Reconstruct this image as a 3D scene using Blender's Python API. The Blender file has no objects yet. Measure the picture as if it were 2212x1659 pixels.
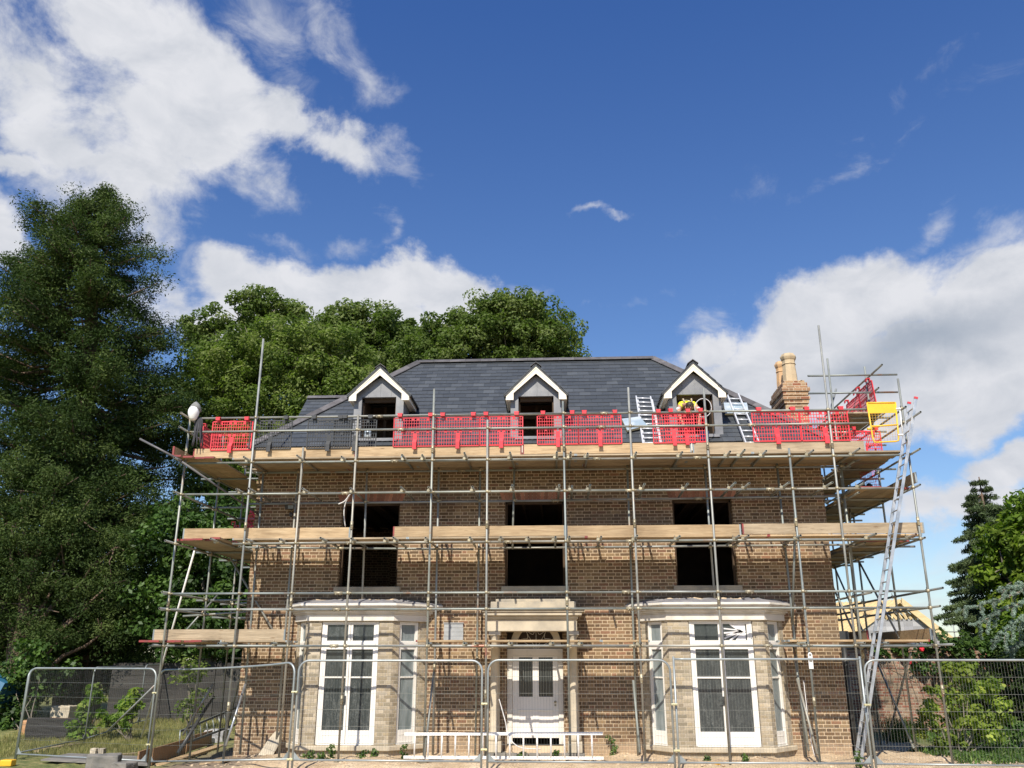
import bpy, bmesh, math, random
import numpy as np
from mathutils import Vector, Matrix
R = math.radians
random.seed(7)
RNG = np.random.default_rng(7)
scene = bpy.context.scene
col = scene.collection
# ------------------------------------------------------------------ camera
CAMZ = 1.95
PITCH, YAW, FPX = R(17.79), R(-2.92), 1854.0      # pixels of a 2212x1659 picture
cam = bpy.data.cameras.new('camera'); camo = bpy.data.objects.new('camera', cam); col.objects.link(camo)
cam.sensor_width = 36.0; cam.lens = FPX / 2212 * 36.0; cam.clip_end = 3000; cam.clip_start = .1
camo.location = (0, 0, CAMZ); camo.rotation_euler = (math.pi/2 + PITCH, 0, -YAW)
scene.camera = camo
F_ = Vector((math.sin(YAW)*math.cos(PITCH), math.cos(YAW)*math.cos(PITCH), math.sin(PITCH)))
R_ = Vector((math.cos(YAW), -math.sin(YAW), 0)); U_ = R_.cross(F_)
def ray(u, v): return F_ + R_*((u-1106)/FPX) + U_*((829.5-v)/FPX)
def W(u, v, Y):                                    # a photograph pixel at a chosen real distance
    d = ray(u, v); return Vector((0, 0, CAMZ)) + d*(Y/d.y)
def X(u, v, Y): return W(u, v, Y).x
def Z(u, v, Y): return W(u, v, Y).z
# ------------------------------------------------------------------ light
SUN_AZ_DX, SUN_DY, SUN_DZ = .21, 1.0, -1.04        # direction the light travels
sd = Vector((SUN_AZ_DX, SUN_DY, SUN_DZ)).normalized()
sl = bpy.data.lights.new('sun', 'SUN'); so = bpy.data.objects.new('sun', sl); col.objects.link(so)
sl.energy = 4.8; sl.angle = R(.53); sl.color = (1.0, .93, .82)
so.rotation_euler = sd.to_track_quat('-Z', 'Y').to_euler(); so.location = (-10, -20, 30)
scene.view_settings.view_transform = 'Standard'; scene.view_settings.look = 'None'
scene.view_settings.exposure = 0.38; scene.view_settings.gamma = 1.0
world = bpy.data.worlds.new('World'); scene.world = world; world.use_nodes = True
def build_world():
    nt = world.node_tree; N, L = nt.nodes, nt.links; N.clear()
    out = N.new('ShaderNodeOutputWorld'); bg = N.new('ShaderNodeBackground'); L.new(bg.outputs[0], out.inputs[0])
    sky = N.new('ShaderNodeTexSky'); sky.sky_type = 'NISHITA'; sky.sun_disc = False
    sky.sun_elevation = math.asin(-sd.z); sky.sun_rotation = math.atan2(-sd.x, -sd.y)
    sky.air_density = 1.15; sky.dust_density = .25; sky.ozone_density = 3.0; sky.altitude = 0
    bg.inputs[1].default_value = .085
    tc = N.new('ShaderNodeTexCoord')
    nrm = N.new('ShaderNodeVectorMath'); nrm.operation = 'NORMALIZE'; L.new(tc.outputs['Generated'], nrm.inputs[0])
    sep = N.new('ShaderNodeSeparateXYZ'); L.new(nrm.outputs[0], sep.inputs[0])
    def M(op, a, b=None, c=None, clamp=False):
        n = N.new('ShaderNodeMath'); n.operation = op; n.use_clamp = clamp
        for i, x in enumerate((a, b, c)):
            if x is None: continue
            if isinstance(x, (int, float)): n.inputs[i].default_value = x
            else: L.new(x, n.inputs[i])
        return n.outputs[0]
    az = M('ARCTAN2', sep.outputs[0], sep.outputs[1]); el = M('ARCSINE', sep.outputs[2])
    cmb = N.new('ShaderNodeCombineXYZ'); L.new(az, cmb.inputs[0]); L.new(el, cmb.inputs[1])
    def noise(vec, scale, detail, rough, dist=0.0, off=(0, 0, 0), stretch=(1, 1, 1)):
        mp = N.new('ShaderNodeMapping'); mp.inputs['Location'].default_value = off; mp.inputs['Scale'].default_value = stretch
        L.new(vec, mp.inputs[0])
        t = N.new('ShaderNodeTexNoise'); t.inputs['Scale'].default_value = scale; t.inputs['Detail'].default_value = detail
        t.inputs['Roughness'].default_value = rough; t.inputs['Distortion'].default_value = dist
        L.new(mp.outputs[0], t.inputs[0]); return t
    nz = noise(cmb.outputs[0], 7, 6, .6)
    sub = N.new('ShaderNodeVectorMath'); sub.operation = 'SUBTRACT'; L.new(nz.outputs['Color'], sub.inputs[0]); sub.inputs[1].default_value = (.5, .5, .5)
    scl = N.new('ShaderNodeVectorMath'); scl.operation = 'SCALE'; L.new(sub.outputs[0], scl.inputs[0]); scl.inputs['Scale'].default_value = .12
    add = N.new('ShaderNodeVectorMath'); add.operation = 'ADD'; L.new(cmb.outputs[0], add.inputs[0]); L.new(scl.outputs[0], add.inputs[1])
    def blob(u, v, ru, rv, rot=0.0, pw=1.0, src=None):
        d = ray(u, v).normalized(); a0 = math.atan2(d.x, d.y); e0 = math.asin(d.z)
        k = FPX/ (1+((u-1106)**2+(v-829.5)**2)/FPX**2)
        mp = N.new('ShaderNodeMapping'); mp.vector_type = 'TEXTURE'
        mp.inputs['Location'].default_value = (a0, e0, 0); mp.inputs['Rotation'].default_value = (0, 0, R(rot))
        mp.inputs['Scale'].default_value = (ru/k/math.cos(e0), rv/k, 1); L.new(src or add.outputs[0], mp.inputs[0])
        ln = N.new('ShaderNodeVectorMath'); ln.operation = 'LENGTH'; L.new(mp.outputs[0], ln.inputs[0])
        m = N.new('ShaderNodeMapRange'); m.interpolation_type = 'LINEAR'; m.inputs['From Min'].default_value = 1.5; m.inputs['From Max'].default_value = 0.0
        m.inputs['To Max'].default_value = pw; L.new(ln.outputs['Value'], m.inputs[0]); return m.outputs[0]
    def combine(blobs):
        acc = None
        for b in blobs:
            o = blob(*b); acc = o if acc is None else M('MAXIMUM', acc, o)
        return acc
    # dense clouds, then thin veils
    dense = combine([(60, 160, 280, 130, -30), (260, 60, 320, 120, -28), (430, 170, 220, 120, -35), (110, 265, 240, 75, -15), (330, 220, 220, 75, -10),
                     (610, 262, 220, 72, -6), (440, 310, 140, 50, -8), (60, 325, 110, 35, 0), (235, 325, 130, 32, -25), (-5, 440, 55, 65, -25), (25, 495, 45, 35, -30),
                     (600, 635, 170, 90, 5, 1.4), (720, 615, 200, 80, 0, 1.4), (870, 612, 200, 75, 0, 1.4), (985, 635, 105, 95, -25, 1.4), (740, 710, 420, 65, 0, 1.3), (520, 680, 130, 80, 0, 1.2), (1050, 720, 60, 60, 0),
                     (1900, 675, 240, 95, 16, 1.25), (2120, 655, 190, 95, 14, 1.25), (1720, 720, 200, 90, 22, 1.25), (1800, 800, 300, 90, 0, 1.15), (2100, 800, 300, 120, 0, 1.25), (2000, 890, 280, 55, 8), (2180, 900, 160, 55, 20),
                     (1560, 730, 80, 60, 30), (1600, 800, 120, 35, 10), (1980, 1110, 130, 50, 0), (2090, 1100, 110, 40, 0), (2190, 1025, 100, 32, 0)])
    thin = combine([(690, 60, 130, 80, -40, 1.15), (720, 110, 60, 50, -30, 1.1), (600, 90, 190, 140, -40, 1.0), (800, 185, 75, 55, -20, 1.15), (825, 305, 45, 70, 60, 1.2), (885, 345, 75, 38, -20, 1.1),
                    (620, 510, 85, 28, 0, 1.1), (760, 510, 75, 28, 0, 1.05), (865, 495, 40, 50, 30, 1.1), (340, 400, 130, 50, -30, .95), (160, 385, 150, 40, -10, .85), (1270, 470, 70, 17, 0, 1.1), (1330, 478, 50, 15, 0, 1.05),
                    (1530, 680, 70, 60, 40, 1.15), (2010, 490, 70, 30, 30, 1.05), (2120, 520, 110, 36, 10, 1.05), (1130, 600, 80, 50, 0, .95), (1850, 330, 420, 40, 12, .66), (2000, 160, 300, 40, 16, .6), (1300, 640, 260, 30, 4, .7), (430, 590, 120, 70, 0, 1.0),
                    (2060, 1190, 200, 70, 0, 1.1), (1930, 1250, 180, 70, 0, 1.05), (1890, 1160, 140, 60, 0, 1.05)])
    n1 = noise(cmb.outputs[0], 5.5, 10, .62, .25, (3.1, 1.7, 0), (1, 1.35, 1))
    n2 = noise(cmb.outputs[0], 9, 10, .66, .6, (7.3, 2.2, 0), (1, 1.7, 1))
    def mask(b, nn, amp, t0, t1):
        s = M('ADD', b, M('MULTIPLY', M('SUBTRACT', nn, .5), amp))
        m = N.new('ShaderNodeMapRange'); m.interpolation_type = 'SMOOTHSTEP'; m.inputs['From Min'].default_value = t0; m.inputs['From Max'].default_value = t1
        L.new(s, m.inputs[0]); return m.outputs[0]
    md = mask(dense, n1.outputs['Fac'], 1.7, .40, .78)
    mt = mask(thin, n2.outputs['Fac'], 1.9, .50, 1.5)
    msk = M('MAXIMUM', md, M('MULTIPLY', mt, .75))
    # cloud tone
    grey = combine([(2010, 760, 230, 75, 4, 1.0), (1850, 800, 200, 60, 0, .8), (480, 200, 110, 60, -30, .6), (2100, 1090, 300, 40, 0, .55), (1700, 850, 120, 50, 0, .6), (330, 250, 140, 50, -20, .4), (700, 680, 300, 40, 0, .35)])
    n3 = noise(cmb.outputs[0], 6, 8, .55, .3, (1.3, 5.2, 0), (1, 1.4, 1))
    gm = mask(grey, n3.outputs['Fac'], .9, .2, 1.05)
    cr = N.new('ShaderNodeMix'); cr.data_type = 'RGBA'; L.new(gm, cr.inputs['Factor'])
    cr.inputs['A'].default_value = (7.0, 7.1, 7.5, 1); cr.inputs['B'].default_value = (3.4, 3.9, 4.7, 1)
    n4 = noise(cmb.outputs[0], 13, 9, .6, .4, (2.3, 9.2, 0), (1, 1.5, 1)); sh = N.new('ShaderNodeMapRange'); sh.inputs[1].default_value = .38; sh.inputs[2].default_value = .68; sh.inputs[4].default_value = .42; L.new(n4.outputs['Fac'], sh.inputs[0])
    gm = M('MAXIMUM', gm, sh.outputs[0]); L.new(gm, cr.inputs['Factor'])
    # sky: Nishita, slightly deepened as the camera rendered it
    tz = N.new('ShaderNodeMix'); tz.data_type = 'RGBA'; mr = N.new('ShaderNodeMapRange'); mr.inputs[1].default_value = 0; mr.inputs[2].default_value = .72; L.new(el, mr.inputs[0])
    L.new(mr.outputs[0], tz.inputs['Factor']); tz.inputs['A'].default_value = (1.0, 1.06, 1.14, 1); tz.inputs['B'].default_value = (.50, .78, 1.27, 1)
    tint = N.new('ShaderNodeMix'); tint.data_type = 'RGBA'; tint.blend_type = 'MULTIPLY'; tint.inputs['Factor'].default_value = 1
    L.new(sky.outputs[0], tint.inputs['A']); L.new(tz.outputs['Result'], tint.inputs['B'])
    fin = N.new('ShaderNodeMix'); fin.data_type = 'RGBA'; L.new(msk, fin.inputs['Factor'])
    L.new(tint.outputs['Result'], fin.inputs['A']); L.new(cr.outputs['Result'], fin.inputs['B'])
    L.new(fin.outputs['Result'], bg.inputs[0])
build_world()
# ------------------------------------------------------------------ object helpers
WL = {}                                            # world position of every thing / part origin
def tag(o, label=None, cat=None, group=None, kind=None):
    if label: o['label'] = label
    if cat: o['category'] = cat
    if group: o['group'] = group
    if kind: o['kind'] = kind
    return o
def thing(name, label, cat, loc=(0, 0, 0), group=None):
    o = bpy.data.objects.new(name, None); o.empty_display_size = .2; col.objects.link(o); o.location = loc
    WL[o.name] = Vector(loc); return tag(o, label, cat, group)
class MB:
    def __init__(s): s.v = []; s.f = []; s.t = []; s.sm = []; s.tint = 0.5
    def quad(s, pts, sm=False):
        n = len(s.v); s.v += [tuple(p) for p in pts]; s.f.append(tuple(range(n, n+len(pts)))); s.t.append(s.tint); s.sm.append(sm)
    def box(s, x0, x1, y0, y1, z0, z1):
        return s.obox(Vector((x0, y0, z0)), Vector((x1-x0, 0, 0)), Vector((0, y1-y0, 0)), Vector((0, 0, z1-z0)))
    def obox(s, o, a, b, c):
        o, a, b, c = map(Vector, (o, a, b, c))
        p = [o, o+a, o+a+b, o+b, o+c, o+a+c, o+a+b+c, o+b+c]; n = len(s.v); s.v += [tuple(q) for q in p]
        fs = [(0, 3, 2, 1), (4, 5, 6, 7), (0, 1, 5, 4), (1, 2, 6, 5), (2, 3, 7, 6), (3, 0, 4, 7)]
        if a.cross(b).dot(c) < 0: fs = [f[::-1] for f in fs]
        for f in fs: s.f.append(tuple(n+i for i in f)); s.t.append(s.tint); s.sm.append(False)
        return s
    def bar(s, p, q, w, h, up=(0, 0, 1)):          # rectangular bar, w across, h along up
        p, q = Vector(p), Vector(q); d = q-p; sd_ = d.cross(Vector(up)).normalized()*w; u = sd_.cross(d).normalized()*h
        return s.obox(p-sd_/2-u/2, d, sd_, u)
    def tube(s, p, q, r, n=10, r2=None, hollow=False, cap=True, sm=True):
        p, q = Vector(p), Vector(q); d = (q-p).normalized(); a = d.orthogonal().normalized(); b = d.cross(a); r2 = r if r2 is None else r2
        base = len(s.v); ang = [2*math.pi*i/n for i in range(n)]
        for c, rr in ((p, r), (q, r2)):
            for t in ang: s.v.append(tuple(c + (a*math.cos(t)+b*math.sin(t))*rr))
        for i in range(n):
            j = (i+1) % n; s.f.append((base+i, base+j, base+n+j, base+n+i)); s.t.append(s.tint); s.sm.append(sm)
        if hollow:
            for c, dd, off, flip in ((p, d, 0, True), (q, -d, n, False)):
                k = len(s.v)
                for t in ang: s.v.append(tuple(c + (a*math.cos(t)+b*math.sin(t))*r*.8))
                for t in ang: s.v.append(tuple(c + dd*.07 + (a*math.cos(t)+b*math.sin(t))*r*.8))
                for i in range(n):
                    j = (i+1) % n
                    for f in ((base+off+i, base+off+j, k+j, k+i), (k+i, k+j, k+n+j, k+n+i)):
                        s.f.append(f[::-1] if flip else f); s.t.append(s.tint); s.sm.append(False)
                f = tuple(range(k+n, k+2*n)); s.f.append(f[::-1] if flip else f); s.t.append(s.tint); s.sm.append(False)
        elif cap:
            s.f.append(tuple(range(base, base+n))[::-1]); s.f.append(tuple(range(base+n, base+2*n))); s.t += [s.tint]*2; s.sm += [False]*2
        return s
    def path(s, pts, r, n=8, r_end=None, closed=False):
        pts = [Vector(p) for p in pts]; m = len(pts); rings = []
        prev = None
        for i, p in enumerate(pts):
            d = ((pts[(i+1) % m] if (i < m-1 or closed) else p) - (pts[i-1] if (i > 0 or closed) else p)).normalized()
            a = d.orthogonal().normalized() if prev is None else (prev - d*prev.dot(d)).normalized(); prev = a; b = d.cross(a)
            rr = r if r_end is None else r + (r_end-r)*i/(m-1)
            rings.append([len(s.v)+k for k in range(n)])
            for k in range(n):
                t = 2*math.pi*k/n; s.v.append(tuple(p + (a*math.cos(t)+b*math.sin(t))*rr))
        for i in range(m if closed else m-1):
            A, B = rings[i], rings[(i+1) % m]
            for k in range(n):
                j = (k+1) % n; s.f.append((A[k], A[j], B[j], B[k])); s.t.append(s.tint); s.sm.append(True)
        if not closed:
            s.f.append(tuple(rings[0])[::-1]); s.f.append(tuple(rings[-1])); s.t += [s.tint]*2; s.sm += [False]*2
        return s
    def prism(s, pts, vec):
        pts = [Vector(p) for p in pts]; vec = Vector(vec); n = len(pts); b = len(s.v)
        s.v += [tuple(p) for p in pts] + [tuple(p+vec) for p in pts]
        nr = Vector((0, 0, 0))
        for i in range(n): nr += pts[i].cross(pts[(i+1) % n])
        fl = nr.dot(vec) > 0
        fs = [tuple(range(b, b+n)), tuple(range(b+2*n-1, b+n-1, -1))] + [(b+(i+1) % n, b+i, b+n+i, b+n+(i+1) % n) for i in range(n)]
        for f in fs: s.f.append(f[::-1] if fl else f); s.t.append(s.tint); s.sm.append(False)
        return s
    def lathe(s, c, prof, n=20):
        c = Vector(c); b = len(s.v); m = len(prof)
        for r_, z in prof:
            for k in range(n):
                t = 2*math.pi*k/n; s.v.append((c.x+r_*math.cos(t), c.y+r_*math.sin(t), c.z+z))
        for i in range(m-1):
            for k in range(n):
                j = (k+1) % n; s.f.append((b+i*n+k, b+i*n+j, b+(i+1)*n+j, b+(i+1)*n+k)); s.t.append(s.tint); s.sm.append(True)
        s.f.append(tuple(range(b, b+n))[::-1]); s.f.append(tuple(range(b+(m-1)*n, b+m*n))); s.t += [s.tint]*2; s.sm += [False]*2
        return s
    def rock(s, c, r, sq=(1, 1, 1), seed=0):
        rn = random.Random(seed); bm = bmesh.new(); bmesh.ops.create_icosphere(bm, subdivisions=1 if max(r if isinstance(r, tuple) else (r,)) < .1 else 2, radius=1)
        b = len(s.v)
        for v in bm.verts: k = r*(.75+.4*rn.random()); s.v.append((c[0]+v.co.x*k*sq[0], c[1]+v.co.y*k*sq[1], c[2]+v.co.z*k*sq[2]))
        for f in bm.faces: s.f.append(tuple(b+v.index for v in f.verts)); s.t.append(s.tint); s.sm.append(False)
        bm.free(); return s
    def ball(s, c, rx, ry, rz, seg=14, rings=9):
        return s.lathe_s(c, rx, ry, rz, seg, rings)
    def lathe_s(s, c, rx, ry, rz, seg, rings):
        b = len(s.v)
        for i in range(rings+1):
            ph = math.pi*(i+.02)/(rings+.04)
            for k in range(seg):
                t = 2*math.pi*k/seg; s.v.append((c[0]+rx*math.sin(ph)*math.cos(t), c[1]+ry*math.sin(ph)*math.sin(t), c[2]-rz*math.cos(ph)))
        for i in range(rings):
            for k in range(seg):
                j = (k+1) % seg; s.f.append((b+i*seg+k, b+i*seg+j, b+(i+1)*seg+j, b+(i+1)*seg+k)); s.t.append(s.tint); s.sm.append(True)
        return s
    def build(s, name, mat, parent=None, origin=None, label=None, bevel=0):
        org = WL[parent.name] if parent else (Vector(origin) if origin is not None else Vector((0, 0, 0)))
        me = bpy.data.meshes.new(name)
        me.from_pydata([(x-org.x, y-org.y, z-org.z) for x, y, z in s.v], [], s.f)
        me.polygons.foreach_set('use_smooth', s.sm)
        at = me.attributes.new('tint', 'FLOAT', 'FACE'); at.data.foreach_set('value', s.t)
        me.materials.append(mat); me.update()
        o = bpy.data.objects.new(name, me); col.objects.link(o)
        if parent: o.parent = parent
        else: o.location = org
        WL[o.name] = org
        if label: o['label'] = label
        if bevel:
            m = o.modifiers.new('bevel', 'BEVEL'); m.width = bevel; m.segments = 2; m.limit_method = 'ANGLE'
        return o
def quads_mesh(name, V, T, mat, parent=None, origin=None):          # V: (n,4,3) leaves, T: n tints
    org = WL[parent.name] if parent else Vector(origin or (0, 0, 0)); n = len(V)
    me = bpy.data.meshes.new(name); me.vertices.add(n*4); me.loops.add(n*4); me.polygons.add(n)
    me.vertices.foreach_set('co', (V - np.array(org)).astype(np.float32).ravel()); me.loops.foreach_set('vertex_index', np.arange(n*4, dtype=np.int32))
    me.polygons.foreach_set('loop_start', np.arange(0, n*4, 4, dtype=np.int32)); me.polygons.foreach_set('loop_total', np.full(n, 4, dtype=np.int32))
    at = me.attributes.new('tint', 'FLOAT', 'FACE'); at.data.foreach_set('value', np.asarray(T, dtype=np.float32)); me.materials.append(mat); me.update()
    o = bpy.data.objects.new(name, me); col.objects.link(o)
    if parent: o.parent = parent
    else: o.location = org
    WL[o.name] = org; return o
# ------------------------------------------------------------------ materials
def newmat(name):
    m = bpy.data.materials.new(name); m.use_nodes = True; nt = m.node_tree; b = nt.nodes['Principled BSDF']; return m, nt, b
class NT:
    def __init__(s, nt): s.nt = nt; s.N = nt.nodes; s.L = nt.links
    def put(s, x, i):
        if isinstance(x, (int, float)): i.default_value = x
        elif isinstance(x, tuple): i.default_value = x
        else: s.L.new(x, i)
    def M(s, op, a, b=None, c=None, clamp=False):
        n = s.N.new('ShaderNodeMath'); n.operation = op; n.use_clamp = clamp
        for k, x in enumerate((a, b, c)):
            if x is not None: s.put(x, n.inputs[k])
        return n.outputs[0]
    def mix(s, f, a, b, mode='MIX'):
        n = s.N.new('ShaderNodeMix'); n.data_type = 'RGBA'; n.blend_type = mode
        s.put(f, n.inputs['Factor']); s.put(a if not (isinstance(a, tuple) and len(a) == 3) else a+(1,), n.inputs['A']); s.put(b if not (isinstance(b, tuple) and len(b) == 3) else b+(1,), n.inputs['B'])
        return n.outputs['Result']
    def coord(s, kind='Object', scale=(1, 1, 1), loc=(0, 0, 0)):
        t = s.N.new('ShaderNodeTexCoord'); m = s.N.new('ShaderNodeMapping'); m.inputs['Scale'].default_value = scale; m.inputs['Location'].default_value = loc
        s.L.new(t.outputs[kind], m.inputs[0]); return m.outputs[0]
    def noise(s, vec, scale, detail=5, rough=.55, dist=0):
        t = s.N.new('ShaderNodeTexNoise'); t.inputs['Scale'].default_value = scale; t.inputs['Detail'].default_value = detail
        t.inputs['Roughness'].default_value = rough; t.inputs['Distortion'].default_value = dist; s.L.new(vec, t.inputs[0]); return t.outputs['Fac']
    def ramp(s, f, stops, interp='LINEAR'):
        r = s.N.new('ShaderNodeValToRGB'); r.color_ramp.interpolation = interp; e = r.color_ramp.elements
        while len(e) < len(stops): e.new(.5)
        for k, (p, c) in enumerate(stops): e[k].position = p; e[k].color = c+(1,) if len(c) == 3 else c
        s.L.new(f, r.inputs[0]); return r.outputs[0]
    def rng(s, x, a, b, c=0., d=1., sm=False):
        m = s.N.new('ShaderNodeMapRange'); m.inputs[1].default_value = a; m.inputs[2].default_value = b; m.inputs[3].default_value = c; m.inputs[4].default_value = d
        if sm: m.interpolation_type = 'SMOOTHSTEP'
        s.put(x, m.inputs[0]); return m.outputs[0]
    def bump(s, h, bsdf, strength=.4, dist=.01):
        b = s.N.new('ShaderNodeBump'); b.inputs['Strength'].default_value = strength; b.inputs['Distance'].default_value = dist
        s.L.new(h, b.inputs['Height']); s.L.new(b.outputs[0], bsdf.inputs['Normal'])
    def rand(s): return s.N.new('ShaderNodeObjectInfo').outputs['Random']
    def tint(s): a = s.N.new('ShaderNodeAttribute'); a.attribute_name = 'tint'; return a.outputs['Fac']
    def sep(s, v): n = s.N.new('ShaderNodeSeparateXYZ'); s.L.new(v, n.inputs[0]); return n.outputs
def simple(name, c1, c2=None, scale=4, rough=.6, metal=0, bump=0, stretch=(1, 1, 1), rnd=.0, lo=.35, hi=.65, tintamt=0, detail=5, rough2=None):
    m, nt, b = newmat(name); n = NT(nt); vec = n.coord('Object', stretch); rd = n.rand()
    if rnd:
        ad = n.N.new('ShaderNodeVectorMath'); ad.operation = 'ADD'; n.L.new(vec, ad.inputs[0]); cm = n.N.new('ShaderNodeCombineXYZ'); n.L.new(n.M('MULTIPLY', rd, 37.), cm.inputs[0]); n.L.new(n.M('MULTIPLY', rd, 11.), cm.inputs[1]); n.L.new(cm.outputs[0], ad.inputs[1]); vec = ad.outputs[0]
    f = n.noise(vec, scale, detail); c = n.mix(n.rng(f, lo, hi), c1, c2 or c1)
    if rnd: c = n.mix(1.0, c, n.ramp(rd, [(0, (1-rnd,)*3), (1, (1+rnd*.5,)*3)]), 'MULTIPLY')
    if tintamt: c = n.mix(1.0, c, n.ramp(n.tint(), [(0, (1-tintamt,)*3), (1, (1+tintamt,)*3)]), 'MULTIPLY')
    n.L.new(c, b.inputs['Base Color']); b.inputs['Roughness'].default_value = rough; b.inputs['Metallic'].default_value = metal
    if rough2 is not None: n.L.new(n.rng(f, .3, .7, rough, rough2), b.inputs['Roughness'])
    if bump: n.bump(n.noise(vec, scale*3, 6), b, .5, bump)
    return m
def brick(name, cols, mortar, L=.3375, S=.225, H=.075, m=.0135, dirt=(.5, .45, .4), dirtamt=.3, stain=None, bumpd=.006):
    mt, nt, b = newmat(name); n = NT(nt)
    geo = n.N.new('ShaderNodeNewGeometry'); P = n.sep(geo.outputs['Position']); Nn = n.sep(geo.outputs['True Normal'])
    wob = n.noise(n.coord('Object'), 9, 3); wob2 = n.noise(n.coord('Object', loc=(5, 5, 5)), 1.1, 3)
    u = n.M('ADD', n.M('MULTIPLY', P[0], n.M('MULTIPLY', Nn[1], -1)), n.M('MULTIPLY', P[1], Nn[0]))
    u = n.M('ADD', n.M('ADD', u, 50.), n.M('MULTIPLY', wob, .012)); z = n.M('ADD', n.M('ADD', P[2], 5.), n.M('MULTIPLY', n.M('ADD', wob, wob2), .009))
    row = n.M('FLOOR', n.M('DIVIDE', z, H)); fz = n.M('SUBTRACT', z, n.M('MULTIPLY', row, H))
    xx = n.M('ADD', u, n.M('MULTIPLY', n.M('MODULO', row, 2.), L/2)); k = n.M('FLOOR', n.M('DIVIDE', xx, L)); fx = n.M('SUBTRACT', xx, n.M('MULTIPLY', k, L))
    isH = n.M('GREATER_THAN', fx, S); loc = n.M('SUBTRACT', fx, n.M('MULTIPLY', isH, S)); wd = n.M('ADD', S, n.M('MULTIPLY', isH, (L-S)-S))
    ed = n.M('MINIMUM', n.M('MINIMUM', loc, n.M('SUBTRACT', wd, loc)), n.M('MINIMUM', fz, n.M('SUBTRACT', H, fz)))
    ed = n.M('ADD', ed, n.M('MULTIPLY', n.M('SUBTRACT', n.noise(n.coord('Object'), 40, 3), .5), .006))
    mm = n.rng(ed, m*.35, m*.75)
    idv = n.N.new('ShaderNodeCombineXYZ'); n.L.new(n.M('ADD', n.M('MULTIPLY', k, 2.), isH), idv.inputs[0]); n.L.new(row, idv.inputs[1])
    wn = n.N.new('ShaderNodeTexWhiteNoise'); wn.noise_dimensions = '2D'; n.L.new(idv.outputs[0], wn.inputs['Vector'])
    st = [(i/len(cols), c) for i, c in enumerate(cols)]
    bc = n.ramp(wn.outputs['Value'], st, 'CONSTANT'); wc = n.sep(wn.outputs['Color'])
    bc = n.mix(1., bc, n.ramp(wc[1], [(0, (.72,)*3), (1, (1.2,)*3)]), 'MULTIPLY')
    bc = n.mix(.35, bc, n.ramp(n.noise(n.coord('Object'), 30, 5), [(.3, (.45, .42, .4)), (.7, (1, 1, 1))]), 'MULTIPLY')
    mo = n.mix(1., mortar+(1,), n.ramp(n.noise(n.coord('Object'), 14, 4), [(.3, (.75,)*3), (.7, (1.1,)*3)]), 'MULTIPLY')
    c = n.mix(mm, mo, bc)
    d = n.rng(n.noise(n.coord('Object', (1, 1, .6)), .8, 6, .6), .45, .7)
    c = n.mix(n.M('MULTIPLY', d, dirtamt), c, n.mix(1., c, dirt+(1,), 'MULTIPLY'))
    if stain:                                       # darker sooty staining and a splashed, washed-out foot of the wall
        for (cx, cz, rx, rz, amt, sc) in stain:
            dx = n.M('DIVIDE', n.M('SUBTRACT', P[0], cx), rx); dz = n.M('DIVIDE', n.M('SUBTRACT', P[2], cz), rz)
            rr = n.M('SQRT', n.M('ADD', n.M('MULTIPLY', dx, dx), n.M('MULTIPLY', dz, dz)))
            rr = n.M('ADD', rr, n.M('MULTIPLY', n.M('SUBTRACT', n.noise(n.coord('Object'), 3.5, 5), .5), 1.2))
            c = n.mix(n.M('MULTIPLY', n.rng(rr, 1., .5, 0, 1, True), amt), c, sc+(1,))
    n.L.new(c, b.inputs['Base Color']); b.inputs['Roughness'].default_value = .9
    n.bump(n.M('ADD', mm, n.M('MULTIPLY', n.noise(n.coord('Object'), 60, 3), .3)), b, .8, bumpd)
    return mt
def leafmat(name, dark, mid, light, trans=.35, spec=.3, var=(.55, 1.5)):
    m, nt, b = newmat(name); n = NT(nt)
    t = n.tint(); c = n.ramp(t, [(0, dark), (.5, mid), (1, light)])
    f = n.noise(n.coord('Object'), .9, 4); c = n.mix(1., c, n.ramp(f, [(.3, (var[0],)*3), (.7, (var[1],)*3)]), 'MULTIPLY')
    n.L.new(c, b.inputs['Base Color']); b.inputs['Roughness'].default_value = .5; b.inputs['Specular IOR Level'].default_value = spec
    tr = n.N.new('ShaderNodeBsdfTranslucent'); n.L.new(n.mix(1., c, (1.0, 1.25, .5, 1), 'MULTIPLY'), tr.inputs[0])
    mx = n.N.new('ShaderNodeMixShader'); mx.inputs[0].default_value = trans
    n.L.new(b.outputs[0], mx.inputs[1]); n.L.new(tr.outputs[0], mx.inputs[2]); n.L.new(mx.outputs[0], nt.nodes['Material Output'].inputs[0])
    return m
def tubemat():
    m, nt, b = newmat('galvanised_tube'); n = NT(nt); rd = n.rand(); vec = n.coord('Object')
    f = n.noise(vec, 2.2, 6, .6)
    c = n.ramp(rd, [(0, (.27, .29, .27)), (.3, (.34, .35, .31)), (.5, (.23, .26, .26)), (.72, (.35, .33, .28)), (1, (.30, .33, .34))])
    c = n.mix(1., c, n.ramp(f, [(.3, (.7, .7, .68)), (.7, (1.15, 1.15, 1.12))]), 'MULTIPLY')
    rust = n.M('MULTIPLY', n.rng(n.noise(vec, 1.3, 7, .65), .60, .68), .75); c = n.mix(rust, c, (.30, .14, .07, 1))
    paint = n.rng(n.noise(n.coord('Object', loc=(9, 3, 1)), .75, 2), .72, .74); c = n.mix(n.M('MULTIPLY', paint, .7), c, (.52, .16, .09, 1))
    n.L.new(c, b.inputs['Base Color']); b.inputs['Metallic'].default_value = .35
    n.L.new(n.rng(f, .3, .7, .38, .62), b.inputs['Roughness']); return m
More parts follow.
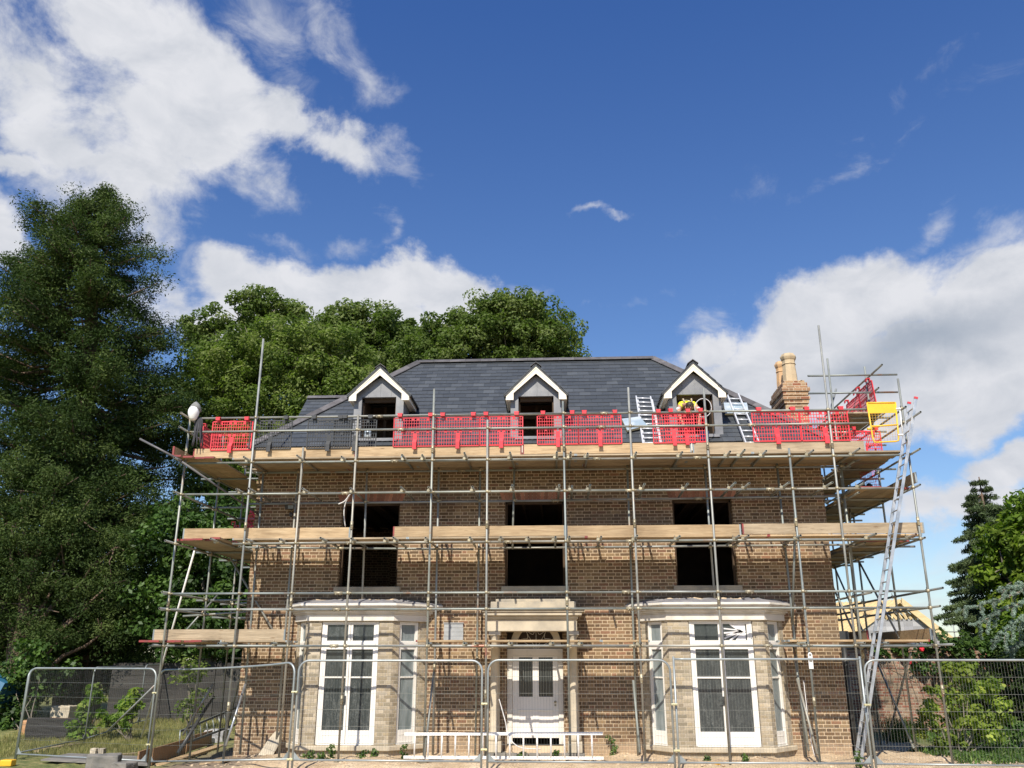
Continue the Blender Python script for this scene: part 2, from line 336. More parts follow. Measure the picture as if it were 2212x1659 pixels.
def woodmat(name, c1, c2, c3, rnd=.2):
    m, nt, b = newmat(name); n = NT(nt); rd = n.rand(); t = n.tint()
    vec = n.coord('Object', (.6, 6, 9)); ad = n.N.new('ShaderNodeVectorMath'); ad.operation = 'ADD'; n.L.new(vec, ad.inputs[0])
    cm = n.N.new('ShaderNodeCombineXYZ'); n.L.new(n.M('MULTIPLY', n.M('ADD', rd, t), 23.), cm.inputs[0]); n.L.new(n.M('MULTIPLY', rd, 7.), cm.inputs[2]); n.L.new(cm.outputs[0], ad.inputs[1])
    g = n.noise(ad.outputs[0], 3, 7, .6, 1.2); c = n.ramp(g, [(.3, c1), (.52, c2), (.75, c3)])
    big = n.noise(n.coord('Object', loc=(3, 1, 2)), 1.4, 5); c = n.mix(n.rng(big, .45, .72, 0, .55), c, n.mix(1., c, (.5, .47, .44, 1), 'MULTIPLY'))
    kn = n.N.new('ShaderNodeTexVoronoi'); kn.inputs['Scale'].default_value = 1.3; n.L.new(n.coord('Object', (1, 4, 4)), kn.inputs['Vector'])
    c = n.mix(n.rng(kn.outputs['Distance'], .10, .04, 0, .7), c, (.16, .09, .04, 1))
    c = n.mix(1., c, n.ramp(rd, [(0, (1-rnd,)*3), (1, (1+rnd*.3,)*3)]), 'MULTIPLY')
    n.L.new(c, b.inputs['Base Color']); b.inputs['Roughness'].default_value = .75; n.bump(g, b, .3, .003); return m
STOCK = [(.185, .112, .060), (.23, .138, .074), (.155, .098, .054), (.27, .178, .095), (.21, .13, .068), (.245, .132, .076), (.205, .137, .074), (.285, .195, .105), (.19, .122, .066)]
MAT = {}
MAT['tube'] = tubemat()
MAT['shade_tube'] = simple('shaded_tube', (.10, .10, .11), (.16, .15, .15), 3, .6, .2)  # tube colour darkened to stand for shade on the upper left braces
MAT['alu_bright'] = simple('bright_ladder_aluminium', (.66, .67, .68), (.76, .77, .78), 5, .35, .3)
MAT['coupler'] = simple('coupler_steel', (.30, .27, .20), (.48, .42, .28), 6, .5, .5, rnd=.3)
MAT['brick'] = brick('stock_brick', STOCK, (.58, .45, .30), stain=[(-4.4, 3.15, 2.0, .4, .6, (.07, .055, .045)), (3.4, 3.15, 1.9, .35, .5, (.09, .075, .06)), (0, 3.2, 1.2, .25, .5, (.08, .07, .055)),
                                                                    (-2, .08, 7, .30, .5, (.46, .34, .22)), (4.6, .05, 4, .3, .45, (.48, .36, .24)), (-5.6, 1.5, .8, 1.2, .35, (.10, .07, .05)), (1.5, 4.9, 1.6, .5, .4, (.09, .065, .05)), (-3.2, 5.6, 1.5, .4, .45, (.10, .07, .05)), (6.1, 3.4, .5, 2.2, .35, (.10, .075, .05)), (-.9, 1.1, .8, .5, .3, (.42, .32, .22))], dirtamt=.6)
MAT['arch_brick'] = brick('red_arch_brick', [(.33, .12, .07), (.38, .16, .09), (.28, .11, .07), (.42, .22, .12)], (.5, .38, .26), L=.15, S=.075, H=.23, m=.012)
MAT['chimney_brick'] = brick('chimney_brick', [(.34, .19, .10), (.44, .27, .14), (.36, .14, .07), (.50, .34, .19), (.31, .17, .09)], (.58, .45, .31))
MAT['bay_brick'] = brick('gault_bay_brick', [(.40, .335, .235), (.46, .39, .28), (.36, .31, .22), (.48, .415, .315), (.42, .345, .23)], (.52, .45, .35), H=.075, m=.010, dirt=(.6, .55, .45), dirtamt=.5)
MAT['old_wall'] = brick('garden_wall_brick', [(.30, .13, .09), (.34, .20, .13), (.24, .15, .10), (.38, .27, .19), (.28, .11, .07)], (.42, .34, .26), dirt=(.35, .36, .25), dirtamt=.8, m=.015)
MAT['block'] = brick('grey_blockwork', [(.40, .40, .40), (.45, .45, .45), (.38, .38, .39)], (.36, .36, .36), L=.9, S=.45, H=.225, m=.012)
def slate():
    m, nt, b = newmat('welsh_slate'); n = NT(nt); t = n.tint(); c = n.ramp(t, [(0, (.048, .054, .060)), (.7, (.062, .069, .076)), (1, (.082, .09, .097))])
    f = n.noise(n.coord('Object'), 5, 6, .6); c = n.mix(n.rng(f, .55, .8, 0, .3), c, (.13, .14, .145, 1)); n.L.new(c, b.inputs['Base Color']); b.inputs['Roughness'].default_value = .48
    n.bump(n.noise(n.coord('Object'), 25, 5), b, .3, .004); return m
MAT['slate'] = slate()
MAT['ridge'] = simple('ridge_tile', (.075, .07, .07), (.13, .12, .12), 5, .6, tintamt=.3)
MAT['lead'] = simple('lead_sheet', (.15, .155, .165), (.27, .27, .27), 2.2, .5, .25, bump=.004, lo=.3, hi=.7)
MAT['white'] = simple('white_gloss_paint', (.76, .73, .67), (.66, .62, .55), 4, .42, lo=.5, hi=.8, stretch=(1, 1, .4))
MAT['cream'] = simple('cream_primer', (.84, .77, .62), (.88, .82, .68), 2, .5)
MAT['oldwhite'] = simple('weathered_white_paint', (.70, .66, .58), (.50, .46, .39), 3, .5, lo=.5, hi=.75)
MAT['stone'] = simple('portland_stone', (.56, .48, .35), (.38, .33, .25), 2.6, .85, bump=.006, lo=.4, hi=.68, detail=8)
MAT['stone_dark'] = simple('weathered_stone', (.30, .27, .22), (.48, .41, .30), 3.2, .9, bump=.008, lo=.35, hi=.65, detail=8)
MAT['dark'] = simple('darkened_interior', (.05, .036, .026), (.075, .05, .035), 3, .9)  # indoor darkness put into the colour of the inside surfaces
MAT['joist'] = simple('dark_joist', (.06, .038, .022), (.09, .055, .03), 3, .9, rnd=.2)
MAT['board_new'] = woodmat('scaffold_board_fresh', (.33, .22, .115), (.49, .35, .195), (.60, .45, .27), .2)
MAT['board_old'] = woodmat('scaffold_board_grey', (.26, .20, .13), (.40, .31, .20), (.50, .41, .28), .25)
MAT['board_ply'] = woodmat('formwork_ply', (.28, .15, .07), (.38, .22, .11), (.44, .28, .15), .15)
MAT['fresh'] = woodmat('fresh_rafter_timber', (.66, .47, .22), (.78, .60, .32), (.86, .70, .42), .15)
MAT['redend'] = simple('red_board_end', (.30, .045, .04), (.19, .05, .045), 8, .6)
MAT['red'] = simple('red_plastic', (.74, .035, .05), (.62, .05, .06), 5, .45, rnd=.22)
MAT['black'] = simple('black_plastic', (.028, .03, .03), (.05, .05, .05), 3, .45)
MAT['rednet'] = simple('red_netting', (.7, .02, .07), (.55, .015, .05), 3, .6)
MAT['yellow'] = simple('yellow_powder_coat', (.86, .50, .03), (.80, .44, .03), 4, .42)
MAT['alu'] = simple('aluminium', (.42, .44, .45), (.52, .53, .54), 5, .32, .8, rough2=.5)
MAT['white_alu'] = simple('pale_ladder', (.80, .78, .74), (.70, .66, .60), 5, .4, .1)
MAT['zinc'] = simple('galvanised_fence_tube', (.28, .31, .31), (.38, .41, .40), 3, .45, .45, rnd=.15)
MAT['wire'] = simple('fence_wire', (.17, .18, .16), (.26, .26, .23), 3, .5, .3)
MAT['clip'] = simple('yellowed_clamp', (.62, .56, .30), (.50, .48, .32), 9, .45, .5)
MAT['clay'] = simple('buff_clay_pot', (.60, .46, .28), (.42, .33, .21), 2.2, .8, bump=.004, lo=.35, hi=.7)
MAT['clay2'] = simple('orange_clay_pot', (.62, .38, .18), (.50, .32, .18), 4, .8)
MAT['bark'] = simple('bark', (.10, .065, .045), (.17, .12, .085), 3, .95, bump=.03, stretch=(2, 2, .4))
MAT['greybark'] = simple('grey_bark', (.14, .12, .095), (.22, .19, .15), 3, .95, bump=.02, stretch=(2, 2, .4))
MAT['foil'] = simple('foil_facing', (.42, .52, .57), (.66, .72, .73), 3, .3, .35, lo=.4, hi=.6)
MAT['foam'] = simple('foam_edge', (.50, .42, .22), (.60, .52, .30), 8, .8)
MAT['concrete'] = simple('concrete', (.15, .145, .13), (.24, .22, .19), 4, .9, bump=.01)
MAT['mud'] = simple('hard_mud', (.50, .38, .25), (.62, .48, .32), 3, .95, bump=.02)
MAT['blue'] = simple('blue_plastic', (.02, .12, .5), (.03, .16, .55), 3, .4)
MAT['skyblue'] = simple('blue_sheet', (.015, .10, .18), (.03, .16, .28), 1.5, .6)
MAT['plank_dark'] = simple('dark_board_fence', (.03, .028, .026), (.055, .05, .045), 3, .9, stretch=(.4, 1, 5), tintamt=.3)
MAT['hivis'] = simple('hi_vis_yellow', (.80, .82, .02), (.72, .74, .02), 6, .6)
MAT['reflect'] = simple('grey_reflective_tape', (.42, .33, .24), (.55, .45, .35), 9, .4)
MAT['skin'] = simple('skin', (.42, .22, .14), (.46, .25, .16), 6, .55)
MAT['shirt'] = simple('white_tee', (.72, .70, .68), (.8, .78, .76), 6, .8)
MAT['trouser'] = simple('dark_work_trousers', (.03, .03, .04), (.05, .05, .06), 6, .85)
MAT['hair'] = simple('dark_hair', (.03, .02, .015), (.05, .035, .02), 20, .6)
MAT['coat'] = simple('dark_coat_cloth', (.025, .025, .03), (.07, .07, .08), 5, .8, bump=.01)
MAT['helmet'] = simple('white_helmet_shell', (.80, .80, .78), (.86, .86, .84), 3, .3)
MAT['plastic_white'] = simple('white_plastic', (.78, .77, .74), (.7, .7, .68), 4, .4)
MAT['tape'] = simple('white_tape', (.74, .72, .70), (.62, .60, .58), 5, .6)
MAT['orange'] = simple('orange_brickwork', (.50, .26, .12), (.6, .34, .17), 3, .9)
MAT['rose'] = simple('red_rose_petal', (.65, .01, .03), (.5, .01, .02), 8, .5)
def glass():
    m, nt, b = newmat('dirty_window_glass'); n = NT(nt)
    st = n.noise(n.coord('Object', (5, 5, 1.0)), 2.6, 7, .7, .8); sp = n.noise(n.coord('Object'), 35, 4)
    big = n.noise(n.coord('Object', loc=(4, 2, 0)), 1.1, 3)
    d = n.M('MULTIPLY', n.rng(n.M('ADD', n.M('MULTIPLY', st, .7), n.M('MULTIPLY', sp, .35)), .5, .68), n.rng(big, .35, .65, .10, .42))
    c = n.mix(d, (.04, .047, .048, 1), (.26, .27, .25, 1)); n.L.new(c, b.inputs['Base Color'])
    n.L.new(n.rng(d, 0, .8, .08, .6), b.inputs['Roughness']); b.inputs['Specular IOR Level'].default_value = .55; return m
MAT['glass'] = glass()
MAT['net_glass'] = simple('greyed_side_glass', (.26, .29, .29), (.14, .17, .17), 2.5, .3, stretch=(3, 3, .8))
def ground_mat():
    m, nt, b = newmat('site_ground'); n = NT(nt); P = n.sep(n.coord('Object')); v = n.coord('Object')
    sand = n.ramp(n.noise(v, 1.6, 8, .62), [(.3, (.42, .29, .17)), (.5, (.56, .42, .26)), (.7, (.68, .54, .37))])
    sand = n.mix(n.rng(n.noise(v, 22, 4), .5, .68, 0, .7), sand, (.30, .23, .16, 1))
    sand = n.mix(n.rng(n.noise(v, 45, 3), .6, .7, 0, .8), sand, (.78, .68, .52, 1))
    grass = n.ramp(n.noise(v, 3.5, 7, .65), [(.3, (.06, .09, .02)), (.5, (.16, .17, .05)), (.7, (.34, .28, .12))])
    green = n.ramp(n.noise(v, 4, 7, .65), [(.3, (.03, .06, .012)), (.6, (.08, .12, .03)), (.8, (.2, .19, .08))])
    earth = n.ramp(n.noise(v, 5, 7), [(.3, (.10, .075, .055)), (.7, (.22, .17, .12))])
    wob = n.M('MULTIPLY', n.M('SUBTRACT', n.noise(v, .9, 6), .5), 2.4)
    left = n.rng(n.M('ADD', P[0], wob), -7.6, -9.6, 0, 1, True); back = n.rng(n.M('ADD', P[1], wob), 22, 25, 0, 1, True); right = n.rng(n.M('ADD', P[0], wob), 8.2, 9.2, 0, 1, True)
    side_strip = n.M('MULTIPLY', n.rng(P[0], -5.8, -6.8, 0, 1, True), n.rng(P[0], -9.4, -8.4, 0, 1, True))  # strip of darker earth along the left side of the house
    c = n.mix(n.M('MULTIPLY', side_strip, .8), sand, earth); c = n.mix(left, c, grass); c = n.mix(n.M('MULTIPLY', right, n.rng(n.M('ADD', P[1], wob), 18.2, 19.4)), c, green); c = n.mix(n.M('MULTIPLY', back, .9), c, grass)
    n.L.new(c, b.inputs['Base Color']); b.inputs['Roughness'].default_value = .95
    n.bump(n.M('ADD', n.noise(v, 12, 8, .65), n.M('MULTIPLY', n.noise(v, 50, 3), .4)), b, .9, .04); return m
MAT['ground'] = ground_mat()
MAT['conifer'] = leafmat('redwood_foliage', (.026, .045, .014), (.052, .082, .024), (.12, .155, .048), .28, .06, (.75, 1.3))
MAT['spruce'] = leafmat('spruce_needles', (.055, .08, .035), (.09, .125, .055), (.14, .18, .08), .25, .1)
MAT['cedar'] = leafmat('blue_cedar_needles', (.16, .22, .18), (.25, .33, .27), (.34, .42, .35), .2)
MAT['ash'] = leafmat('ash_leaves', (.085, .13, .028), (.155, .21, .05), (.26, .30, .10), .46, .15, (.85, 1.2))
MAT['lime'] = leafmat('lime_leaves', (.07, .11, .026), (.13, .18, .046), (.23, .265, .10), .44, .15, (.85, 1.2))
MAT['maple'] = leafmat('sycamore_leaves', (.10, .18, .03), (.20, .30, .05), (.38, .44, .09), .5)
MAT['ivy'] = leafmat('ivy_leaves', (.025, .05, .012), (.05, .10, .02), (.12, .20, .04), .3)
MAT['shrub'] = leafmat('hazel_leaves', (.10, .16, .025), (.24, .31, .05), (.42, .46, .09), .5)
MAT['bright'] = leafmat('bright_cherry_leaves', (.045, .09, .01), (.12, .19, .02), (.24, .30, .04), .45)
MAT['grass'] = leafmat('dry_grass', (.10, .12, .03), (.26, .25, .09), (.42, .36, .17), .3)
MAT['weed'] = leafmat('weed_leaves', (.04, .09, .02), (.08, .15, .03), (.15, .22, .05), .35)
# ------------------------------------------------------------------ plane frame for walls
class Pl:
    def __init__(s, p, q):
        s.p = Vector((p[0], p[1], 0)); d = Vector((q[0]-p[0], q[1]-p[1], 0)); s.len = d.length; s.t = d.normalized(); s.n = Vector((-s.t.y, s.t.x, 0))
    def pt(s, a, z, d=0): return s.p + s.t*a + s.n*d + Vector((0, 0, z))
    def box(s, mb, a0, a1, z0, z1, d0, d1): return mb.obox(s.pt(a0, z0, d0), s.t*(a1-a0), s.n*(d1-d0), Vector((0, 0, z1-z0)))
    def wall(s, mb, z0, z1, holes, th, a0=0, a1=None):
        a1 = s.len if a1 is None else a1
        A = sorted({a0, a1, *[h[0] for h in holes], *[h[1] for h in holes]}); B = sorted({z0, z1, *[h[2] for h in holes], *[h[3] for h in holes]})
        for i in range(len(A)-1):
            for j in range(len(B)-1):
                ca, cz = (A[i]+A[i+1])/2, (B[j]+B[j+1])/2
                if any(h[0] < ca < h[1] and h[2] < cz < h[3] for h in holes): continue
                for d in (0, th): mb.quad([s.pt(A[i], B[j], d), s.pt(A[i+1], B[j], d), s.pt(A[i+1], B[j+1], d), s.pt(A[i], B[j+1], d)])
        for h in holes:
            for (u0, w0, u1, w1) in ((h[0], h[2], h[1], h[2]), (h[1], h[2], h[1], h[3]), (h[1], h[3], h[0], h[3]), (h[0], h[3], h[0], h[2])):
                mb.quad([s.pt(u0, w0, 0), s.pt(u1, w1, 0), s.pt(u1, w1, th), s.pt(u0, w0, th)])
        for u0, w0, u1, w1 in ((a0, z0, a0, z1), (a1, z0, a1, z1), (a0, z1, a1, z1)):
            mb.quad([s.pt(u0, w0, 0), s.pt(u1, w1, 0), s.pt(u1, w1, th), s.pt(u0, w0, th)])
# ------------------------------------------------------------------ ground
def S(x, a, b): t = min(1, max(0, (x-a)/(b-a))); return t*t*(3-2*t)
def gz(x, y):
    h = -.25*S(-x, 5.8, 8.8)*S(30-y, 0, 6) - .45*S(18.25-y, 0, 1.4)
    k = S(y, 14, 17)*S(34-y, 0, 6)*S(13-abs(x), 0, 3)
    h += k*(.025*math.sin(x*3.1+y*1.7)+.02*math.sin(x*7.3-y*5.1)+.015*math.sin(x*13+y*11))
    return h
def ground():
    xs = sorted(set([round(v, 3) for v in list(np.arange(-13, 13.01, .2)) + list(np.arange(-60, -13, 3)) + list(np.arange(13, 60, 3)) + [-600, -300, -120, 120, 300, 600]]))
    ys = sorted(set([round(v, 3) for v in list(np.arange(14, 32, .2)) + list(np.arange(-20, 14, 2)) + list(np.arange(32, 90, 4)) + [-200, -60, 150, 300, 700]]))
    n = len(xs); v = [(x, y, gz(x, y)) for y in ys for x in xs]
    f = [(j*n+i, j*n+i+1, (j+1)*n+i+1, (j+1)*n+i) for j in range(len(ys)-1) for i in range(n-1)]
    me = bpy.data.meshes.new('ground'); me.from_pydata(v, [], f); me.polygons.foreach_set('use_smooth', [True]*len(f)); me.materials.append(MAT['ground'])
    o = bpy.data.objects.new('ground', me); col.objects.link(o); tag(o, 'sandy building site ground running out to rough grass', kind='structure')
ground()
# ------------------------------------------------------------------ the house
YF = 20.15
XL = (X(527, 1356, YF)+X(551, 1121, YF))/2; XR = (X(1785, 1122, YF)+X(1819, 1415, YF))/2
EZ, EY = 6.83, 19.9                                # eaves
RY = 23.13; RZ = EZ + (RY-EY); BY = 2*RY-EY
house = thing('brick_house', 'three-bay brown brick house under repair, with slate hipped roof, dormers and empty window openings', 'house', ((XL+XR)/2, YF, 0))
F = Pl((XL, YF), (XR, YF)); TH = .33
def sx(u, v, Y=YF): return X(u, v, Y)-XL
WZ0, WZ1 = Z(1156, 1266, YF), Z(1156, 1081, YF)
WIN = [(sx(733, 1200), sx(860.5, 1185)), (sx(1090.8, 1190), sx(1220.5, 1190)), (sx(1458, 1190), sx(1589, 1190))]
bayL = dict(l0=X(637, 1430, YF), l1=X(661, 1430, YF-.6), r1=X(846, 1430, YF-.6), r0=X(918, 1430, YF))
bayR = dict(l0=X(1388.5, 1430, YF), l1=X(1446, 1430, YF-.6), r1=X(1656, 1430, YF-.6), r0=X(1697, 1430, YF))
DOORX = (X(1095, 1480, YF+.15), X(1217, 1480, YF+.15)); 
holes = [(a, b, WZ0, WZ1) for a, b in WIN]
for B in (bayL, bayR): holes.append((B['l1']-XL, B['r1']-XL, .2, 2.72))
holes.append((DOORX[0]-XL, DOORX[1]-XL, .12, 2.72))
mb = MB(); F.wall(mb, -.5, 6.75, holes, TH)
wall = mb.build('front_wall', MAT['brick'], house)
mb = MB(); Pl((XL, BY-.25), (XL, YF+.001)).wall(mb, -.5, 6.75, [], TH); mb.build('side_wall', MAT['brick'], house)
mb = MB(); Pl((XR, YF+.001), (XR, BY-.25)).wall(mb, -.5, 6.75, [], TH); mb.build('side_wall', MAT['brick'], house)
mb = MB(); Pl((XR, BY-.25), (XL, BY-.25)).wall(mb, -.5, 6.75, [(XR+6.55, XR+5.15, 3.3, 5.6) if False else (XR+4.95, XR+6.35, 3.2, 5.7)], TH); mb.build('back_wall', MAT['brick'], house)
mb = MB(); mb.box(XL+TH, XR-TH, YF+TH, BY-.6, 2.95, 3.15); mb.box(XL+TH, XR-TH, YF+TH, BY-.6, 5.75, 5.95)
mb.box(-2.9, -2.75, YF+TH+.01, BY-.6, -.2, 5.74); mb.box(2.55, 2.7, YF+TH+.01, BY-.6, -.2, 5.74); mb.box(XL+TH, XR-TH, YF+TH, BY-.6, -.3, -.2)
mb.box(-4.7, XR-.35, BY-.8, BY-.7, 3.16, 5.74); mb.build('floor', MAT['dark'], house)  # dark partition added so the window openings look unlit inside
mb = MB()
for k in range(int((XR-XL-1)/.45)): mb.box(XL+.5+k*.45, XL+.55+k*.45, YF+TH, BY-.7, 5.58, 5.749); mb.box(XL+.5+k*.45, XL+.55+k*.45, YF+TH, BY-.7, 2.78, 2.949)
mb.build('joists', MAT['joist'], house)
# window openings: timber sub-frame left in, stone sill, soldier arch
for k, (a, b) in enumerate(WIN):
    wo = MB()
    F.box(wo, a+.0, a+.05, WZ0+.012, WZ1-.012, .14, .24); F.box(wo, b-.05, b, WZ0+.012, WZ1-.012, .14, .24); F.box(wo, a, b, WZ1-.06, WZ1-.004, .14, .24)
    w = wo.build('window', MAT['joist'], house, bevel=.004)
    s_ = MB(); F.box(s_, a-.08, b+.08, WZ0-.12, WZ0-.003, -.06, .12); s_.build('sill', MAT['stone_dark'], w, bevel=.01)
    s_ = MB(); n_ = 17
    for i in range(n_):
        x0 = a-.06 + (b-a+.12)*i/n_; x1 = x0+(b-a+.12)/n_-.008; c_ = (a+b)/2; fl = .12
        s_.tint = random.random()
        s_.prism([F.pt(x0, WZ1+.003, -.004), F.pt(x1, WZ1+.003, -.004), F.pt(c_+(x1-c_)*(1+fl), WZ1+.26, -.004), F.pt(c_+(x0-c_)*(1+fl), WZ1+.26, -.004)], F.n*.05)
    s_.build('brick_arch', simple('rubbed_arch_brick', (.30, .11, .06), (.36, .17, .10), 8, .85, tintamt=.35) if k == 0 else bpy.data.materials['rubbed_arch_brick'], w)
# projecting courses under the eaves and at plinth
mb = MB(); F.box(mb, -.02, F.len+.02, 5.98, 6.06, -.035, .01); F.box(mb, -.02, F.len+.02, 6.40, 6.47, -.05, .01); F.box(mb, -.02, F.len+.02, 6.62, 6.75, -.09, .01)
mb.build('string_course', MAT['brick'], house)
# ---- slate roof, real slates laid in courses
DORM = []                                          # (x0, x1, y0, y1) openings in the front slope
def slates(mb, p0, p1, q0, q1, gauge=.2, w=.3, seed=1, cut=False):   # quad: eaves p0->p1, ridge q0->q1
    rn = random.Random(seed); p0, p1, q0, q1 = map(Vector, (p0, p1, q0, q1)); H = ((q0+q1)/2-(p0+p1)/2).length; rows = int(H/gauge)
    nr = (p1-p0).cross(q0-p0).normalized(); nr = nr if nr.z > 0 else -nr; T = (p1-p0).normalized()
    up = (nr.cross(T)); up = up if up.z > 0 else -up; k = up.dot(q0-p0)
    for r in range(rows+1):
        a, b = r*gauge/k, min(1, (r*gauge+gauge*1.35)/k)
        if a >= .995: break
        l0, r0, l1, r1 = p0.lerp(q0, a), p1.lerp(q1, a), p0.lerp(q0, b), p1.lerp(q1, b)
        s0, s1 = T.dot(l0-p0), T.dot(r0-p0); sl1, sr1 = T.dot(l1-p0), T.dot(r1-p0); lo, hi = min(s0, s1), max(s0, s1); lo1, hi1 = min(sl1, sr1), max(sl1, sr1)
        x = math.floor(lo/w)*w - (w/2 if r % 2 else 0)
        while x < hi:
            a0, a1 = max(x+.002, lo), min(x+w-.002, hi); b0, b1 = max(x+.002, lo1), min(x+w-.002, hi1)
            mx_ = p0+T*((a0+a1)/2)+up*(r*gauge+.1)
            if cut and any(h[0] < mx_.x < h[1] and h[2] < mx_.y < h[3] for h in DORM): x += w; continue
            if a1-a0 > .02:
                if b1 < b0: b0 = b1 = (b0+b1)/2
                j = rn.uniform(-.006, .006); base = p0 + up*(r*gauge+j); top = p0+up*min(k, r*gauge+gauge*1.35)
                lift = nr*(.022+rn.uniform(0, .004)); mb.tint = rn.random()**1.6
                A, B_, C_, D = base+T*a0, base+T*a1, top+T*b1+nr*.002, top+T*b0+nr*.002
                A1, B1 = A+lift, B_+lift; mb.quad([A1, B1, C_+nr*.006, D+nr*.006]); mb.quad([A, B_, B1, A1]); mb.quad([A, A1, D+nr*.006, D]); mb.quad([B_, B1, C_+nr*.006, C_])
            x += w
OX = .25
EL, ER = XL-OX, XR+OX; RL, RR = EL+(RY-EY), ER-(RY-EY)
RL = X(905, 783, RY); RR = X(1411, 780, RY)
c = [Vector((EL, EY, EZ)), Vector((ER, EY, EZ)), Vector((ER, BY, EZ)), Vector((EL, BY, EZ)), Vector((RL, RY, RZ)), Vector((RR, RY, RZ))]
for uo in ((782.4, 856, 858), (1119.7, 1195.7, 855.8), (1460.5, 1539, 851.8)): DORM.append((X(uo[0], uo[2], 20.12)-.12, X(uo[1], uo[2], 20.12)+.12, 20.05, 21.3))
mb = MB(); slates(mb, c[0], c[1], c[4], c[5], cut=True); slates(mb, c[3], c[0], c[4], c[4], seed=2); slates(mb, c[1], c[2], c[5], c[5], seed=3); slates(mb, c[2], c[3], c[5], c[4], seed=4)
mb.tint = .1; d_ = Vector((0, 0, -.03))
for q in ((3, 0, 4), (1, 2, 5), (2, 3, 4, 5)): mb.quad([c[i]+d_ for i in q])
x_ = EL
while x_ < ER-.001:
    xe = min(x_+.1, ER); yh = [min(RY, EY+(q_-EL)*(RY-EY)/(RL-EL), EY+(ER-q_)*(RY-EY)/(ER-RR)) for q_ in (x_, xe)]; xm = (x_+xe)/2
    dd = [h for h in DORM if h[0] < xm < h[1]]
    segs = [(EY, dd[0][2]), (dd[0][3], None)] if dd else [(EY, None)]
    for ya, yb in segs:
        Q = [(x_, ya), (xe, ya), (xe, yb or max(ya, yh[1])), (x_, yb or max(ya, yh[0]))]; mb.quad([(a, b, EZ+b-EY-.03) for a, b in Q])
    x_ = xe
roof = mb.build('roof', MAT['slate'], house)
def ridge(mb, p, q, L=.44):
    p, q = Vector(p), Vector(q); d = q-p; n = max(1, round(d.length/L)); 
    side = d.cross(Vector((0, 0, 1))).normalized(); 
    for i in range(n):
        mb.tint = random.random(); a, b = p+d*(i/n)+d.normalized()*.004, p+d*((i+1)/n); up = side.cross(d).normalized()
        for sgn in (1, -1):
            o = a+up*.075; e = side*sgn*.13-up*.10
            mb.obox(o, b-a, e, up*.018 if sgn > 0 else up*.0181)
        mb.tube(b-d.normalized()*.03+up*.068, b+up*.068, .028, 6)
mb = MB(); ridge(mb, c[4], c[5]); ridge(mb, c[0], c[4]); ridge(mb, c[1], c[5]); ridge(mb, c[3], c[4]); ridge(mb, c[2], c[5]); mb.build('ridge_tiles', MAT['ridge'], roof)
mb = MB(); mb.box(EL, ER, EY-.012, EY+.012, EZ-.20, EZ-.03); mb.box(EL, ER, EY+.012, YF+.02, EZ-.2, EZ-.185)
mb.box(EL, EL+.02, EY, BY, EZ-.2, EZ-.03); mb.box(ER-.02, ER, EY, BY, EZ-.2, EZ-.03); mb.build('fascia', MAT['cream'], house)
# ---- rear wing with its own slate roof, showing behind the left hip
GX = X(650, 880, 24.4)
wing = MB(); wing.box(GX+.15, XL+5, BY-.2, BY+3, -.4, 6.0); wing.box(GX+.15, -2.5, 24.2, 26.2, 6.0, 8.5)
wg = wing.build('rear_wing', MAT['brick'], house)
mb = MB(); a0 = Vector((GX, 24, 8.6)); a1 = Vector((-2.6, 24, 8.6)); b0 = Vector((GX, 25.02, 9.62)); b1 = Vector((-2.6, 25.02, 9.62)); e0 = Vector((GX, 26.04, 8.6)); e1 = Vector((-2.6, 26.04, 8.6))
slates(mb, a0, a1, b0, b1, seed=8); slates(mb, e1, e0, b1, b0, seed=9); mb.quad([a0+d_, a1+d_, b1+d_, b0+d_]); mb.quad([e0+d_, e1+d_, b1+d_, b0+d_]); mb.build('wing_roof', MAT['slate'], house)
mb = MB(); ridge(mb, b0, b1); mb.build('wing_ridge', MAT['ridge'], house)
mb = MB(); mb.box(GX-.01, GX+.4, 23.97, 24.2, 8.42, 8.56); mb.build('wing_fascia', MAT['cream'], house)
